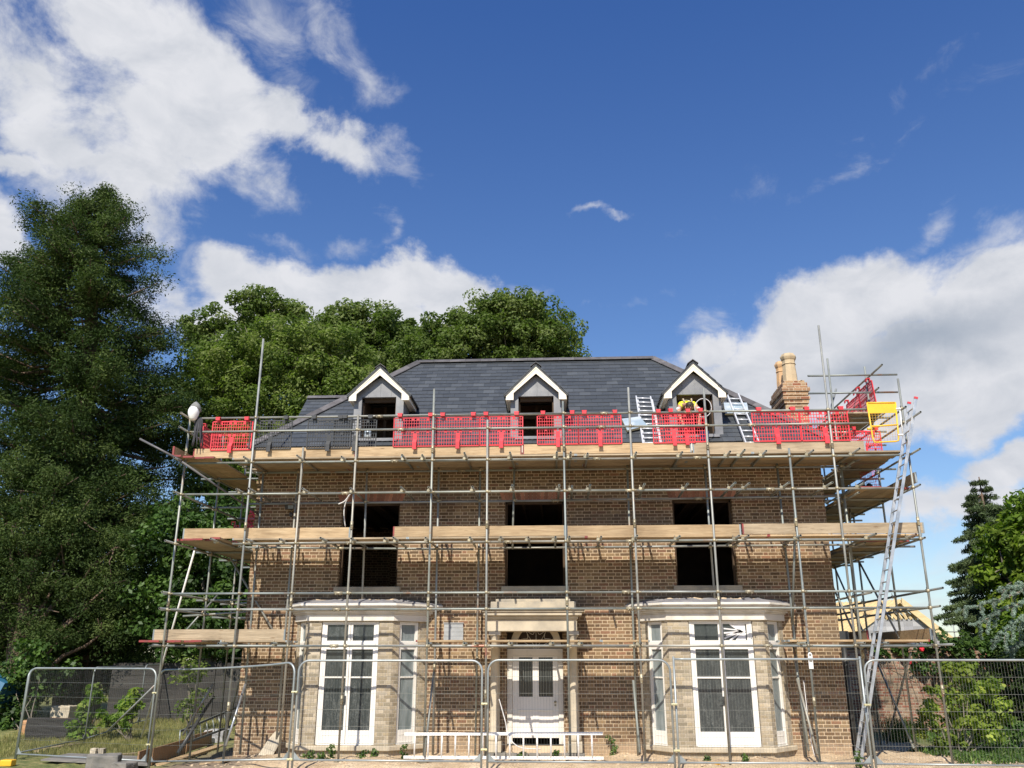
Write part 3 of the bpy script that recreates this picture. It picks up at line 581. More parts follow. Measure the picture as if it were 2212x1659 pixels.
# ---- dormers
def dormer(ap, L_, Rr, ol, orr, otop, obot=968, Yd=20.02):
    ax, az = X(*ap, Yd), Z(*ap, Yd); lx, rx = X(*L_, Yd), X(*Rr, Yd); ez = (Z(*L_, Yd)+Z(*Rr, Yd))/2; ax = (ax+lx+(rx-lx)/2)/2
    lx, rx = ax-(rx-lx)/2, ax+(rx-lx)/2
    o0, o1 = X(ol, otop, Yd+.1), X(orr, otop, Yd+.1); oz = Z((ol+orr)/2, otop, Yd+.1); obz = EZ+(Yd-EY)+.12
    w0, w1 = o0-.19, o1+.19
    d = MB(); P = Pl((w0, Yd+.1), (w1, Yd+.1)); hz = ez+.0
    P.wall(d, obz-.35, hz+.12, [(o0-w0, o1-w0, obz, oz)], .12)
    pk = az-.22; d.prism([(w0, Yd+.101, hz+.1), (w1, Yd+.101, hz+.1), (w1-.06, Yd+.101, hz+.2), (ax, Yd+.101, pk), (w0+.06, Yd+.101, hz+.2)], (0, .1, 0))
    for s_ in (w0, w1-.05):                        # cheeks running back into the roof
        yb = EY+(hz+.1-EZ)
        d.prism([(s_, Yd+.22, obz-.35), (s_, Yd+.22, hz+.12), (s_, yb, hz+.12)], (.05, 0, 0))
    # standing lead seams
    for t_ in (.28, .52, .74): x_ = w0+(w1-w0)*t_; d.box(x_-.006, x_+.006, Yd+.092, Yd+.101, oz+.03, min(pk-.1, hz+.2+(pk-hz-.2)*(1-abs(x_-ax)/((w1-w0)/2))))
    dm = d.build('dormer', MAT['lead'], house)
    # barge boards
    m = MB(); sl_ = Vector((ax-lx, 0, az-ez)); th_ = .14
    for sg, ex in ((1, lx), (-1, rx)):
        s0 = Vector((ex, Yd-.06, ez+.04)); s1 = Vector((ax, Yd-.06, az-.02))
        m.prism([s0, s1, s1-Vector((0, 0, .19)), Vector((ex+sg*.18, Yd-.06, ez-.01+.085)), Vector((ex+sg*.18, Yd-.06, ez-.10)), Vector((ex, Yd-.06, ez-.10))], (0, .03, 0))
        m.prism([s0+Vector((sg*.18, -.012, .17)), s1+Vector((0, -.012, 0)), s1+Vector((0, -.012, -.06)), s0+Vector((sg*.18, -.012, .11))], (0, .012, 0))
    m.build('bargeboard', MAT['cream'], dm)
    m = MB()                                       # little roof, soffits
    for sg, ex in ((1, lx), (-1, rx)):
        x_ = ex-sg*.05; z_ = ez+.02; yb = EY+(z_-EZ)+.05; yt = EY+(az-EZ)+.05
        p0, p1 = Vector((x_, Yd-.09, z_)), Vector((x_, yb, z_)); q0, q1 = Vector((ax, Yd-.09, az+.02)), Vector((ax, yt, az+.02))
        if sg > 0: slates(m, p0, p1, q0, q1, seed=int(abs(ax*10))+5)
        else: slates(m, p1, p0, q1, q0, seed=int(abs(ax*10))+6)
        m.tint = .1; dn = Vector((0, 0, -.015)); m.quad([p0+dn, p1+dn, q1+dn, q0+dn])
        m.quad([p0+dn*3, p1+dn*3, q1+dn*3, q0+dn*3]); m.quad([p0+dn, p0+dn*3, q0+dn*3, q0+dn])
    m.build('dormer_roof', MAT['slate'], dm)
    m = MB(); ridge(m, (ax, Yd-.08, az+.0), (ax, EY+(az-EZ), az+.0)); m.build('dormer_ridge', MAT['ridge'], dm)
    for xa_, xb_, xc_, xd_ in ((lx, w0-.005, lx-.01, lx+.02), (w1+.005, rx, rx-.02, rx+.01)):
        m = MB(); m.box(xa_, xb_, Yd-.03, Yd+1.0, ez-.09, ez-.06); m.box(xc_, xd_, Yd-.03, Yd+1.05, ez-.1, ez+.03); m.build('soffit', MAT['cream'], dm)
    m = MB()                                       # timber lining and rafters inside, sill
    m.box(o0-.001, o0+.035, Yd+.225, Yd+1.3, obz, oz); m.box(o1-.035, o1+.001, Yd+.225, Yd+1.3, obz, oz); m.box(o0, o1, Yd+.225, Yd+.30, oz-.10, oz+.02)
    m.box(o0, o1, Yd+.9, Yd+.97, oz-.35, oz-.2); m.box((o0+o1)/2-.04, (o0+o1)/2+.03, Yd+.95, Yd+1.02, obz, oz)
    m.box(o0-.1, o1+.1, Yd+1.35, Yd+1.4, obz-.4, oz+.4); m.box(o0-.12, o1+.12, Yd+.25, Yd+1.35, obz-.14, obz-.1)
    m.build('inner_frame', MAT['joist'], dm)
    m = MB(); m.box(o0-.10, o1+.10, Yd+.03, Yd+.24, obz-.03, obz-.001)
    for i in range(16):
        x_ = o0-.08+i*(o1-o0+.16)/16; m.obox(Vector((x_, Yd-.04, obz-.1)), ((o1-o0+.16)/16, 0, 0), (0, .12, .10), (0, -.004-.004*(i % 2), .008))
    m.build('lead_sill', MAT['lead'], dm)
dormer((821.7, 794.5), (756, 858), (885, 858), 782.4, 856, 858)
dormer((1157.7, 790.8), (1093.5, 855), (1223, 857), 1119.7, 1195.7, 855.8)
dormer((1496, 785), (1434, 852), (1567, 852), 1460.5, 1539, 851.8)
# ---- chimney on the right flank
CY = 21.6; cx0 = X(1697.5, 880, CY); cx1 = X(1746, 880, CY); ctz = Z(1720, 822, CY)
mb = MB(); mb.box(cx0, cx1, CY, CY+1.2, 6.75, ctz-.62); mb.box(cx0, XR+.25, CY, CY+1.2, 6.45, 6.749); mb.box(cx0, XR+.12, CY, CY+1.2, 6.15, 6.449)
for k, (e, z0, z1) in enumerate(((.03, .62, .52), (.06, .52, .44), (.0, .44, .40), (.045, .40, .30), (.075, .30, .20), (.03, .20, .06), (-.02, .06, .0))):
    mb.box(cx0-e, cx1+e, CY-e, CY+1.2+e, ctz-z0, ctz-z1)
chim = mb.build('chimney', MAT['chimney_brick'], house)
mb = MB(); mb.box(cx0+.02, cx1-.02, CY+.02, CY+1.18, ctz-.005, ctz+.012)
for i in range(9): mb.rock((cx0+.06+random.random()*(cx1-cx0-.12), CY+.08+i*.125, ctz+.0), .09, (1.3, 1, .35), i)
mb.build('mortar_flaunching', MAT['mud'], chim)
def pot(u, v0, v1, w, Y, m):
    x = X(u, v1, Y); z1 = Z(u, v0, Y); z0 = ctz-.02; h = z1-z0; r = w/2
    p = MB(); p.lathe((x, Y, z0), [(r*1.0, 0), (r*.99, h*.3), (r*.88, h*.62), (r*.90, h*.64), (r*1.0, h*.66), (r*.9, h*.69), (r*.90, h*.78), (r*1.02, h*.82), (r*1.12, h*.88), (r*1.12, h*.92), (r*.95, h*.95), (r*.86, h), (r*.6, h), (r*.6, h*.7)], 8)
    for i in range(len(p.sm)): p.sm[i] = False
    p.build('chimney_pot', m, chim)
pot(1707, 766, 820, .38, CY+.30, MAT['clay']); pot(1690, 783, 826, .31, CY+.92, MAT['clay2'])
# ---- bays
def offs(B, e):
    Yb = YF-.6; ln = [((B['l0'], YF), (B['l1'], Yb)), ((B['l1'], Yb), (B['r1'], Yb)), ((B['r1'], Yb), (B['r0'], YF))]; L = []
    for p, q in ln:
        d = Vector((q[0]-p[0], q[1]-p[1])).normalized(); n = Vector((d.y, -d.x)); L.append((Vector(p)+n*e, d))
    def X2(a, b):
        (p, d), (q, g) = a, b; t = ((q-p).x*g.y-(q-p).y*g.x)/(d.x*g.y-d.y*g.x); return p+d*t
    W_ = (Vector((0, YF-.002)), Vector((1, 0)))
    return [X2(W_, L[0]), X2(L[0], L[1]), X2(L[1], L[2]), X2(L[2], W_)]
def bay(B, dl, dr, broken=False, label=''):
    Yb = YF-.6; faces = [Pl((B['l0'], YF), (B['l1'], Yb)), Pl((B['l1'], Yb), (B['r1'], Yb)), Pl((B['r1'], Yb), (B['r0'], YF))]
    a0, a1 = dl-B['l1'], dr-B['l1']; zt, zb, zg = 2.76, .21, .50
    side = [(.20*faces[0].len, .78*faces[0].len), (a0, a1), (.20*faces[2].len, .80*faces[2].len)]
    mb = MB()
    for P, (h0, h1) in zip(faces, side): P.wall(mb, .20, zt, [(h0, h1, .21, zt-.012)], .12)
    bw = mb.build('bay_window', MAT['bay_brick'], house)
    def layer(mb, e, z0, z1):
        q = offs(B, e); mb.prism([(p.x, p.y, z0) for p in q], (0, 0, z1-z0))
    mb = MB(); layer(mb, .07, .10, .198); mb.build('stone_step', MAT['stone'], bw, bevel=.015)
    mb = MB(); layer(mb, .0, -.5, .099); mb.build('plinth', MAT['bay_brick'], bw)
    mb = MB(); layer(mb, .05, 2.762, 2.90); layer(mb, .075, 2.902, 2.93); layer(mb, .11, 2.932, 2.975); layer(mb, .17, 2.977, 3.00); layer(mb, .20, 3.002, 3.05); layer(mb, .235, 3.052, 3.075); layer(mb, .26, 3.077, 3.125)
    mb.build('cornice', MAT['oldwhite'], bw, bevel=.008)
    mb = MB(); q = offs(B, .24); q2 = offs(B, -.15)
    rn = random.Random(3); N_ = 22
    for (p, g, p2, g2) in ((q[0], q[1], q2[0], q2[1]), (q[1], q[2], q2[1], q2[2]), (q[2], q[3], q2[2], q2[3])):
        k = max(3, int((g-p).length/.1))
        hs = [rn.uniform(3.135, 3.16) for _ in range(k+1)]; ht = [rn.uniform(3.2, 3.25) for _ in range(k+1)]
        for i in range(k):
            a, b, c2, d2 = p.lerp(g, i/k), p.lerp(g, (i+1)/k), p2.lerp(g2, (i+1)/k), p2.lerp(g2, i/k)
            mb.quad([(a.x, a.y, hs[i]), (b.x, b.y, hs[i+1]), (c2.x, c2.y, ht[i+1]), (d2.x, d2.y, ht[i])], True); mb.quad([(a.x, a.y, 3.12), (b.x, b.y, 3.12), (b.x, b.y, hs[i+1]), (a.x, a.y, hs[i])])
    mb.prism([(p.x, p.y, 3.13) for p in q2], (0, 0, .09)); mb.build('lead_flat', simple('pale_lead', (.20, .20, .22), (.32, .31, .31), 3, .6, .1, bump=.01) if 'pale_lead' not in bpy.data.materials else bpy.data.materials['pale_lead'], bw)
    mb = MB(); mb.box(B['l1'], B['r1'], YF-.42, YF-.05, 3.219, 3.232)
    for i in range(26): mb.rock((B['l1']+.0+rn.random()*(B['r1']-B['l1']), YF-.12-rn.random()*.3, 3.23), .035+.03*rn.random(), (1.6, 1, .6), i)
    mb.build('mortar_rubble', MAT['mud'], bw)
    for fi, (P, (h0, h1)) in enumerate(zip(faces, side)):
        top = zt-.014; ztr = 2.235; m_ = .075 if fi == 1 else .05
        f = MB(); P.box(f, h0+.012, h0+m_, .215, top, .03, .10); P.box(f, h1-m_, h1-.012, .215, top, .03, .10); P.box(f, h0+m_, h1-m_, top-.028, top, .03, .10)
        P.box(f, h0+m_, h1-m_, ztr, ztr+.075, .018, .10); P.box(f, h0+m_-.02, h1-m_+.02, .205, .225, .0, .10)
        fr = f.build('window_frame', MAT['white'], bw, bevel=.004)
        g = MB(); P.box(g, h0+m_, h1-m_, .3, top-.05, .075, .08); g.build('glass', MAT['glass'] if fi == 1 else MAT['net_glass'], fr)
        cells = [(h0+m_, h1-m_)] if fi != 1 else [(h0+m_, (h0+h1)/2-.004), ((h0+h1)/2+.004, h1-m_)]
        for ci, (s0, s1) in enumerate(cells):
            st = .05 if fi == 1 else .03
            t = MB(); zt0 = ztr+.077; z1_ = top-.03
            P.box(t, s0, s0+st, zt0, z1_, .04, .09); P.box(t, s1-st, s1, zt0, z1_, .04, .09); P.box(t, s0+st, s1-st, zt0, zt0+.03, .04, .09); P.box(t, s0+st, s1-st, z1_-.03, z1_, .04, .09); t.build('fanlight', MAT['white'], fr, bevel=.003)
            t = MB(); P.box(t, s0, s0+st, .228, ztr-.003, .04, .09); P.box(t, s1-st, s1, .228, ztr-.003, .04, .09); P.box(t, s0+st, s1-st, .228, zg, .042, .088); P.box(t, s0+st, s1-st, ztr-.075, ztr-.003, .04, .09)
            P.box(t, s0+st, s1-st, 1.56, 1.595, .05, .085); P.box(t, s0+.0, s1-.0, .245, .262, .034, .045); P.box(t, s0+st+.02, s1-st-.02, .40, .412, .036, .045)
            t.build('french_door' if fi == 1 else 'side_casement', MAT['white'], fr, bevel=.003)
        if fi == 1:
            t = MB(); cxs = (h0+h1)/2-.04 if True else 0; P.box(t, cxs-.018, cxs+.018, 1.02, 1.20, .022, .04); t.tube(P.pt(cxs, 1.12, .03), P.pt(cxs, 1.12, -.03), .009, 6); t.tube(P.pt(cxs, 1.12, -.028), P.pt(cxs-.10, 1.115, -.028), .009, 6); t.build('door_handle', MAT['black'], fr)
            if broken:                             # white strips and torn film on the broken upper right pane
                t = MB(); s0, s1 = cells[1]; s0 += .07; s1 -= .07; zb_, zt_ = ztr+.107, top-.06
                for (x0, y0, x1, y1, w) in ((.0, .45, 1, .55, .05), (.0, .72, .8, .60, .04), (.0, .12, .75, .52, .045), (.25, .0, .8, .5, .05), (.55, .0, .8, .42, .05), (.1, .30, .8, .56, .04), (.3, 1, 1, .35, .06)):
                    p_, q_ = P.pt(s0+(s1-s0)*x0, zb_+(zt_-zb_)*y0, .062), P.pt(s0+(s1-s0)*x1, zb_+(zt_-zb_)*y1, .062); t.bar(p_, q_, w*.7, .002, up=(0, 1, 0))
                t.prism([P.pt(s0+(s1-s0)*a_, zb_+(zt_-zb_)*b_, .066) for a_, b_ in ((.62, .02), (.99, .02), (.99, .99), (.25, .99), (.6, .7), (.72, .4))], P.n*.002)
                t.build('torn_film', MAT['tape'], fr)
    # rainwater drip pipe between wall and left cant
    return bw
bay(bayL, X(690, 1430, YF-.6), X(816, 1430, YF-.6))
bay(bayR, X(1492, 1430, YF-.6), X(1632, 1430, YF-.6), True)
# ---- porch
PY = YF-.62
def px(u, v=1340, Y=PY): return X(u, v, Y)
def pz(v, Y=PY, u=1150): return Z(u, v, Y)
porch = MB()
def layer(mb, u0, u1, v0, v1, e=0):
    mb.box(px(u0), px(u1), PY-e, YF-.003, pz(v1), pz(v0)-.003)
layer(porch, 1052, 1246, 1337, 1363.5, 0)          # architrave and frieze
p_ = porch.build('porch', MAT['stone'], house, bevel=.012)
mb = MB(); layer(mb, 1050, 1249, 1330, 1337, .04); layer(mb, 1045, 1257, 1323, 1330, .12); layer(mb, 1042, 1262, 1319, 1323, .15); layer(mb, 1040.5, 1264, 1313.5, 1319, .18); mb.build('cornice', MAT['stone'], p_, bevel=.014)
mb = MB(); layer(mb, 1059, 1245, 1298.5, 1313.4, -.08); layer(mb, 1069, 1233, 1292, 1298.4, -.22); mb.build('blocking_course', MAT['stone_dark'], p_, bevel=.012)
ctop = pz(1367.5)
for u0, u1 in ((1058, 1077.5), (1229.5, 1249)):
    cx_ = (px(u0, 1450)+px(u1, 1450))/2; r = (px(u1, 1450)-px(u0, 1450))/2*.98; yc = PY+.03+r
    m = MB(); m.lathe((cx_, yc, .0), [(r*1.45, .30), (r*1.5, .34), (r*1.45, .40), (r*1.22, .42), (r*1.15, .46), (r*1.0, .49), (r*1.0, .9), (r*.97, 1.5), (r*.86, ctop-.20), (r*.95, ctop-.19), (r*.95, ctop-.165), (r*.86, ctop-.16), (r*.88, ctop-.12), (r*1.05, ctop-.08), (r*1.2, ctop-.045)], 24)
    cl = m.build('column', MAT['stone'], p_)
    m = MB(); m.box(cx_-r*1.36, cx_+r*1.36, yc-r*1.36, yc+r*1.36, ctop-.045, pz(1363.5)-.004); m.build('capital', MAT['stone'], cl, bevel=.008)
    m = MB(); m.box(cx_-r*1.6, cx_+r*1.6, yc-r*1.6, yc+r*1.6, .08, .30); m.build('column_base', MAT['stone'], cl, bevel=.012)
    m = MB(); m.box(cx_-r*.9, cx_+r*.9, YF-.16, YF-.003, .08, ctop+.03); m.build('pilaster', MAT['stone'], cl, bevel=.006)
mb = MB(); x0_, x1_ = px(1046, 1600), px(1264, 1600)
for i in range(9): mb.tint = random.random(); mb.box(x0_+(x1_-x0_)*i/9, x0_+(x1_-x0_)*(i+1)/9-.012, PY-.13+random.random()*.02, YF-.2, -.45, .075)
mb.build('porch_step', MAT['concrete'], p_, bevel=.012)
mb = MB()
for i in range(60):
    rn = random.Random(i); mb.rock((px(1095)+rn.random()*(px(1216)-px(1095)), PY+.15+rn.random()*.4, .08), .03+.05*rn.random(), (1.5, 1, .6), i)
mb.prism([(px(1094), PY+.05, .078), (px(1218), PY+.05, .078), (px(1218), YF-.02, .17), (px(1094), YF-.02, .17)], (0, 0, -.07)); mb.build('rubble', MAT['mud'], p_)
# doorway: arch ring, fanlight, door
DY = YF+.10; dcx = (X(1156.5, 1400, DY)); dz_top = Z(1156, 1401, DY)
def dx(u, v=1480): return X(u, v, DY)
mb = MB(); ri = (X(1196.5, 1380, YF)-X(1119, 1380, YF))/2*1.03; ro = (X(1209, 1380, YF)-X(1101, 1380, YF))/2*1.0; zc = 2.26
dcxx = (X(1196.5, 1380, YF)+X(1119, 1380, YF))/2
n_ = 22
for i in range(n_):
    t0, t1 = math.pi*i/n_, math.pi*(i+1)/n_
    mb.prism([(dcxx+r_*math.cos(t), YF-.07, zc+r_*math.sin(t)) for r_, t in ((ri, t0), (ro, t0), (ro, t1), (ri, t1))], (0, .1, 0))
dway = mb.build('doorway_arch', MAT['stone'], p_)
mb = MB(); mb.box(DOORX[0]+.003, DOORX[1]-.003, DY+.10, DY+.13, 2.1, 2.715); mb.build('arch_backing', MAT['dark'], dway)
mb = MB()
for t in (20, 55, 90, 125, 160): mb.tube((dcxx, DY+.02, zc-.1), (dcxx+ri*math.cos(R(t)), DY+.02, zc+ri*.92*math.sin(R(t))), .006, 5)
for k in range(4):
    pts = [];
    for i in range(9):
        t = R(20+35*k+35*i/8); rr = ri*(.88-.30*math.sin(math.pi*i/8)); pts.append((dcxx+rr*math.cos(t), DY+.02, zc+rr*math.sin(t)))
    mb.path(pts, .006, 5)
mb.build('fanlight_tracery', MAT['oldwhite'], dway)
mb = MB(); zh = Z(1156, 1417, DY)
fl, fr_ = dx(1095.6), dx(1216.5); dl, dr = dx(1107, 1500), dx(1206.5, 1500)
mb.box(fl, dl, DY-.03, DY+.08, .19, dz_top); mb.box(dr, fr_, DY-.03, DY+.08, .19, dz_top); mb.box(dl, dr, DY-.03, DY+.08, zh, dz_top)
frm = mb.build('door_frame', MAT['oldwhite'], p_, bevel=.004)
mb = MB(); g0, g1, g2, g3 = dx(1121), dx(1150.7), dx(1164), dx(1194.6); gz0, gz1 = Z(1156, 1505, DY), Z(1156, 1420, DY)
D0, D1 = dl+.004, dr-.004; db = Z(1156, 1594, DY)
mb.box(D0, g0, DY, DY+.045, db, zh-.004); mb.box(g3, D1, DY, DY+.045, db, zh-.004); mb.box(g1, g2, DY, DY+.045, db, gz1); mb.box(g0, g3, DY, DY+.045, gz1, zh-.004)
mb.box(g0, g1, DY, DY+.045, gz0-.30, gz0); mb.box(g2, g3, DY, DY+.045, gz0-.30, gz0); mb.box(g0, g1, DY, DY+.045, db, db+.16); mb.box(g2, g3, DY, DY+.045, db, db+.16)
mb.box(g0, g1, DY+.012, DY+.03, db+.16, gz0-.3); mb.box(g2, g3, DY+.012, DY+.03, db+.16, gz0-.3)
mb.box(g0-.02, g3+.0, DY-.012, DY-.001, gz0-.29, gz0-.27)
dr_ = mb.build('front_door', MAT['white'], frm, bevel=.004)
mb = MB(); mb.box(g0+.002, g1-.002, DY+.02, DY+.026, gz0+.002, gz1-.002); mb.box(g2+.002, g3-.002, DY+.02, DY+.026, gz0+.002, gz1-.002)
m_, nt_, b_ = newmat('dark_door_glass'); b_.inputs['Base Color'].default_value = (.02, .024, .024, 1); b_.inputs['Roughness'].default_value = .15; mb.build('door_glass', m_, frm)
mb = MB()
for a, b in ((g0, g1), (g2, g3)):
    for k in range(1, 6): x_ = a+(b-a)*k/6; mb.tube((x_, DY+.012, gz0), (x_, DY+.012, gz1), .004, 5)
mb.build('glazing_bars', MAT['wire'], frm)
mb = MB(); kx, kz = dx(1199), Z(1199, 1516, DY); mb.ball((kx, DY-.05, kz), .028, .028, .028); mb.tube((kx, DY, kz), (kx, DY-.05, kz), .012, 8); mb.box(kx-.02, kx+.02, DY-.006, DY-.0005, kz-.09, kz-.05); mb.build('door_knob', MAT['coupler'], frm)
# stone panel on the wall, floodlight under the scaffold
mb = MB(); a_, b_ = sx(959, 1365), sx(1000.5, 1365); zz0, zz1 = Z(980, 1383, YF), Z(980, 1347, YF)
for i in range(4): F.box(mb, a_+random.uniform(-.006, .006), b_+random.uniform(-.006, .006), zz0+(zz1-zz0)*i/4, zz0+(zz1-zz0)*(i+1)/4-.004, -.028, -.002)
F.box(mb, a_-.01, b_+.01, zz1, zz1+.02, -.045, -.002)
mb.build('slate_wall_panel', simple('grey_panel', (.30, .31, .31), (.36, .37, .37), 6, .7, rnd=.1), house)
fx_, fz_ = X(631, 1100, YF), Z(631, 1098, YF)
mb = MB(); mb.obox(Vector((fx_-.11, YF-.2, fz_-.06)), (.24, 0, 0), (0, .08, .03), (0, -.04, .11)); mb.box(fx_-.02, fx_+.02, YF-.13, YF-.002, fz_-.05, fz_-.01)
fld = mb.build('floodlight', MAT['black'], house, bevel=.008)
mb = MB(); mb.obox(Vector((fx_-.03, YF-.212, fz_-.045)), (.13, 0, 0), (0, -.004, .0), (0, -.03, .08)); mb.build('lens', MAT['net_glass'], fld); mb = MB(); mb.ball((fx_, YF-.05, fz_-.16), .045, .045, .06); mb.build('sensor', MAT['black'], fld)
# white downpipe remains beside the right bay
# ------------------------------------------------------------------ scaffolding
YO, YI = 18.70, 19.82                              # outer and inner rows
XS = [-8.39, -6.85, -5.70, -4.48, -2.74, -1.50, .21, 1.70, 3.38, 5.14, 6.09, 7.70]
ZL = dict(d1=2.22, H=2.97, G=3.31, d2=4.38, l2=5.48, d3=6.20, g1=6.93, g2=7.25)
UT = [(402, 903), (570, 732), (656, 966), (773, 896), (943, 840), (1055, 907), (1218, 867), (1357.5, 837), (1523, 839), (1703, 968), (1766.8, 703), (1942.8, 818)]
scaf = thing('scaffolding', 'galvanised tube scaffolding with timber board lifts wrapped round the brick house', 'scaffolding', (0, YO, 0))
TR = .0242
def coupler_mesh():
    m = MB(); m.tube((0, 0, -.028), (0, 0, .028), .036, 8); m.tube((-.03, .052, 0), (.03, .052, 0), .035, 8); m.box(-.02, .02, .01, .05, -.022, .022)
    m.tube((.03, -.01, .0), (.085, -.01, .0), .009, 6); m.tube((0, .06, .03), (0, .06, .08), .009, 6); m.box(.03, .05, -.02, .0, -.012, .012)
    o = m.build('coupler', MAT['coupler'], None); me = o.data; bpy.data.objects.remove(o); return me
CPL = coupler_mesh()
def coupler(parent, loc, rz=0):
    o = bpy.data.objects.new('coupler', CPL); col.objects.link(o); o.parent = parent; o.location = Vector(loc)-WL[parent.name]; o.rotation_euler = (0, 0, rz); return o
def tube(name, p, q, parent=None, r=TR, mat='tube'):
    m = MB(); m.tube(p, q, r, 12, hollow=True); return m.build(name, MAT[mat], parent or scaf)
def sleeve(mb_parent, p, ax):                      # joint between two tubes
    m = MB(); a = Vector(ax).normalized()*.09; p = Vector(p); m.tube(p-a, p+a, .033, 8); m.tube(p+Vector((0, -.03, -.03))-a*.6, p+Vector((0, -.03, -.03))-a*.4, .02, 6); m.tube(p+Vector((0, -.03, -.03))+a*.4, p+Vector((0, -.03, -.03))+a*.6, .02, 6)
    m.build('sleeve_coupler', MAT['coupler'], mb_parent)
levels = ['d1', 'H', 'G', 'd2', 'l2', 'd3', 'g1', 'g2']
for i, x in enumerate(XS):
    zt = Z(*UT[i], YO); jx = random.uniform(-.02, .02)
    st = tube('standard', (x+jx*.5, YO, gz(x, YO)-.02), (x-jx*.5, YO, zt))
    for L_ in levels:
        if ZL[L_] < zt-.03 and not (i == 0 and L_ == 'd2' and False): coupler(st, (x, YO, ZL[L_]))
    m = MB(); m.box(x-.075, x+.075, YO-.075, YO+.075, gz(x, YO)-.03, gz(x, YO)+.012); m.build('base_plate', MAT['coupler'], st)
    for zz in ((random.uniform(1, 1.6), 4.75) if i % 2 else (3.12, 6.45)):
        if zz < zt-.2: sleeve(st, (x, YO, zz), (0, 0, 1))
# horizontal tubes on the outer row; each run is two or three tubes joined end to end
def run(name, L_, u0, u1, joins=(), y=YO+.052, dz=(0, 0), parent=None):
    z = ZL[L_]; x0, x1 = X(u0, 1200, y) if isinstance(u0, int) else u0, X(u1, 1200, y) if isinstance(u1, int) else u1
    P = [x0]+[j for j in joins if x0 < j < x1]+[x1]; n_ = len(P)-1
    for k in range(n_):
        t = tube(name, (P[k]+(.003 if k else 0), y, z+dz[0]+(dz[1]-dz[0])*k/n_+random.uniform(-.006, .006)), (P[k+1], y, z+dz[0]+(dz[1]-dz[0])*(k+1)/n_+random.uniform(-.006, .006)))
        if k: sleeve(t, (P[k], y, z+dz[0]+(dz[1]-dz[0])*k/n_), (1, 0, 0))
def xu(u, v, y=YO): return X(u, v, y)
run('guard_rail', 'g2', xu(415, 903), xu(1880, 886), (xu(1305, 890), -4.0, 3.0))
run('guard_rail', 'g1', xu(405, 935), xu(1882, 918), (xu(865, 928), xu(1300, 921), 4.4))
run('ledger', 'd3', xu(385, 1000), xu(1955, 985), (xu(1290, 990), -3.6, xu(1340, 990)+1.7))
run('guard_rail', 'l2', xu(381, 1070), xu(1936, 1054), (xu(745, 1063), xu(1360, 1060), xu(1665, 1058)))
run('ledger', 'd2', xu(500, 1176), xu(1995, 1163), (xu(755, 1174), xu(1098, 1169), xu(1362, 1168)))
run('guard_rail', 'G', xu(350, 1287), xu(2010, 1276), (xu(730, 1277), xu(1353, 1277), xu(1620, 1279)))
run('guard_rail', 'H', xu(345, 1321), xu(2006, 1312), (xu(726, 1314), xu(1362, 1313)))
run('ledger', 'd1', xu(318, 1400), xu(2012, 1394), (xu(720, 1397), xu(1368, 1393), xu(1660, 1394)))
run('ledger', 'd3', XL-.2, XR+.6, (-2.2, 2.6), y=YI+.05, dz=(0, 0)); run('ledger', 'd2', xu(460, 1190), -1.9, (-5.0,), y=YI+.05, dz=(.06, -.02)); run('ledger', 'd2', -1.7, XR+.7, (1.0, 4.0), y=YI+.05, dz=(.0, .03))
run('ledger', 'd1', XL-.3, -6.1, y=YI+.05); run('ledger', 'd1', -2.7, 1.7, y=YI+.05); run('ledger', 'd1', 5.3, 7.6, y=YI+.05)
run('ledger', 'l2', XL-.1, XR+.3, (0, 3.3), y=YI+.05, dz=(-.03, .03))
# inner standards: some rise from the ground, some from the bays
for u, v, zb, zt in ((562, 1100, 0, 6.3), (638, 1100, 0, 6.3), (788.6, 1100, 3.15, 6.25), (945.7, 1100, 0, 6.3), (1036.4, 1100, 0, 6.25), (1111, 1100, 4.35, 6.2), (1358.7, 1100, 0, 6.3), (1530.5, 1123, 3.15, 6.3), (1689.8, 1123, 0, 6.3), (1831, 1123, 0, 6.9)):
    x = X(u, v, YI); 
    sw = random.uniform(-.05, .05); st = tube('standard', (x+sw, YI, zb), (x, YI, zt))
    for L_ in ('d1', 'd2', 'l2', 'd3'):
        if zb+.1 < ZL[L_] < zt: coupler(st, (x, YI, ZL[L_]))
    if zb == 0: sleeve(st, (x+sw*.5, YI, 1.7+random.random()*.5), (0, 0, 1))
# transoms: short tubes running back to the wall, open ends towards the camera
def trans(L_, us, v, y0=18.36, y1=20.02, dz=.050):
    for u in us:
        x = X(u, v, y0); z = ZL[L_]+dz; e = random.uniform(-.10, .12); k = random.uniform(-.03, .03)
        t = tube('transom', (x, y0+e, z+random.uniform(-.004, .004)), (x+k, y1+random.uniform(-.1, .05), z)); coupler(t, (x, YO+.052, z-.012), R(90))
trans('d3', (525, 643, 735, 868, 911, 1004, 1102, 1203, 1233, 1270, 1375, 1475, 1579, 1608, 1657, 1759, 1856), 986)
trans('l2', (509, 538, 652, 755, 866, 925, 1020, 1107, 1208, 1236, 1275, 1392, 1485, 1587, 1618, 1703, 1798, 1870), 1053)
trans('d2', (456, 531, 601, 694, 757, 829, 851, 919, 1015, 1082, 1141, 1200, 1230, 1299, 1376, 1469, 1598, 1618, 1733, 1890, 1980), 1163)
trans('d1', (474, 584, 925, 1003, 1028, 1103, 1194, 1257, 1386, 1741, 1866, 1919), 1389)
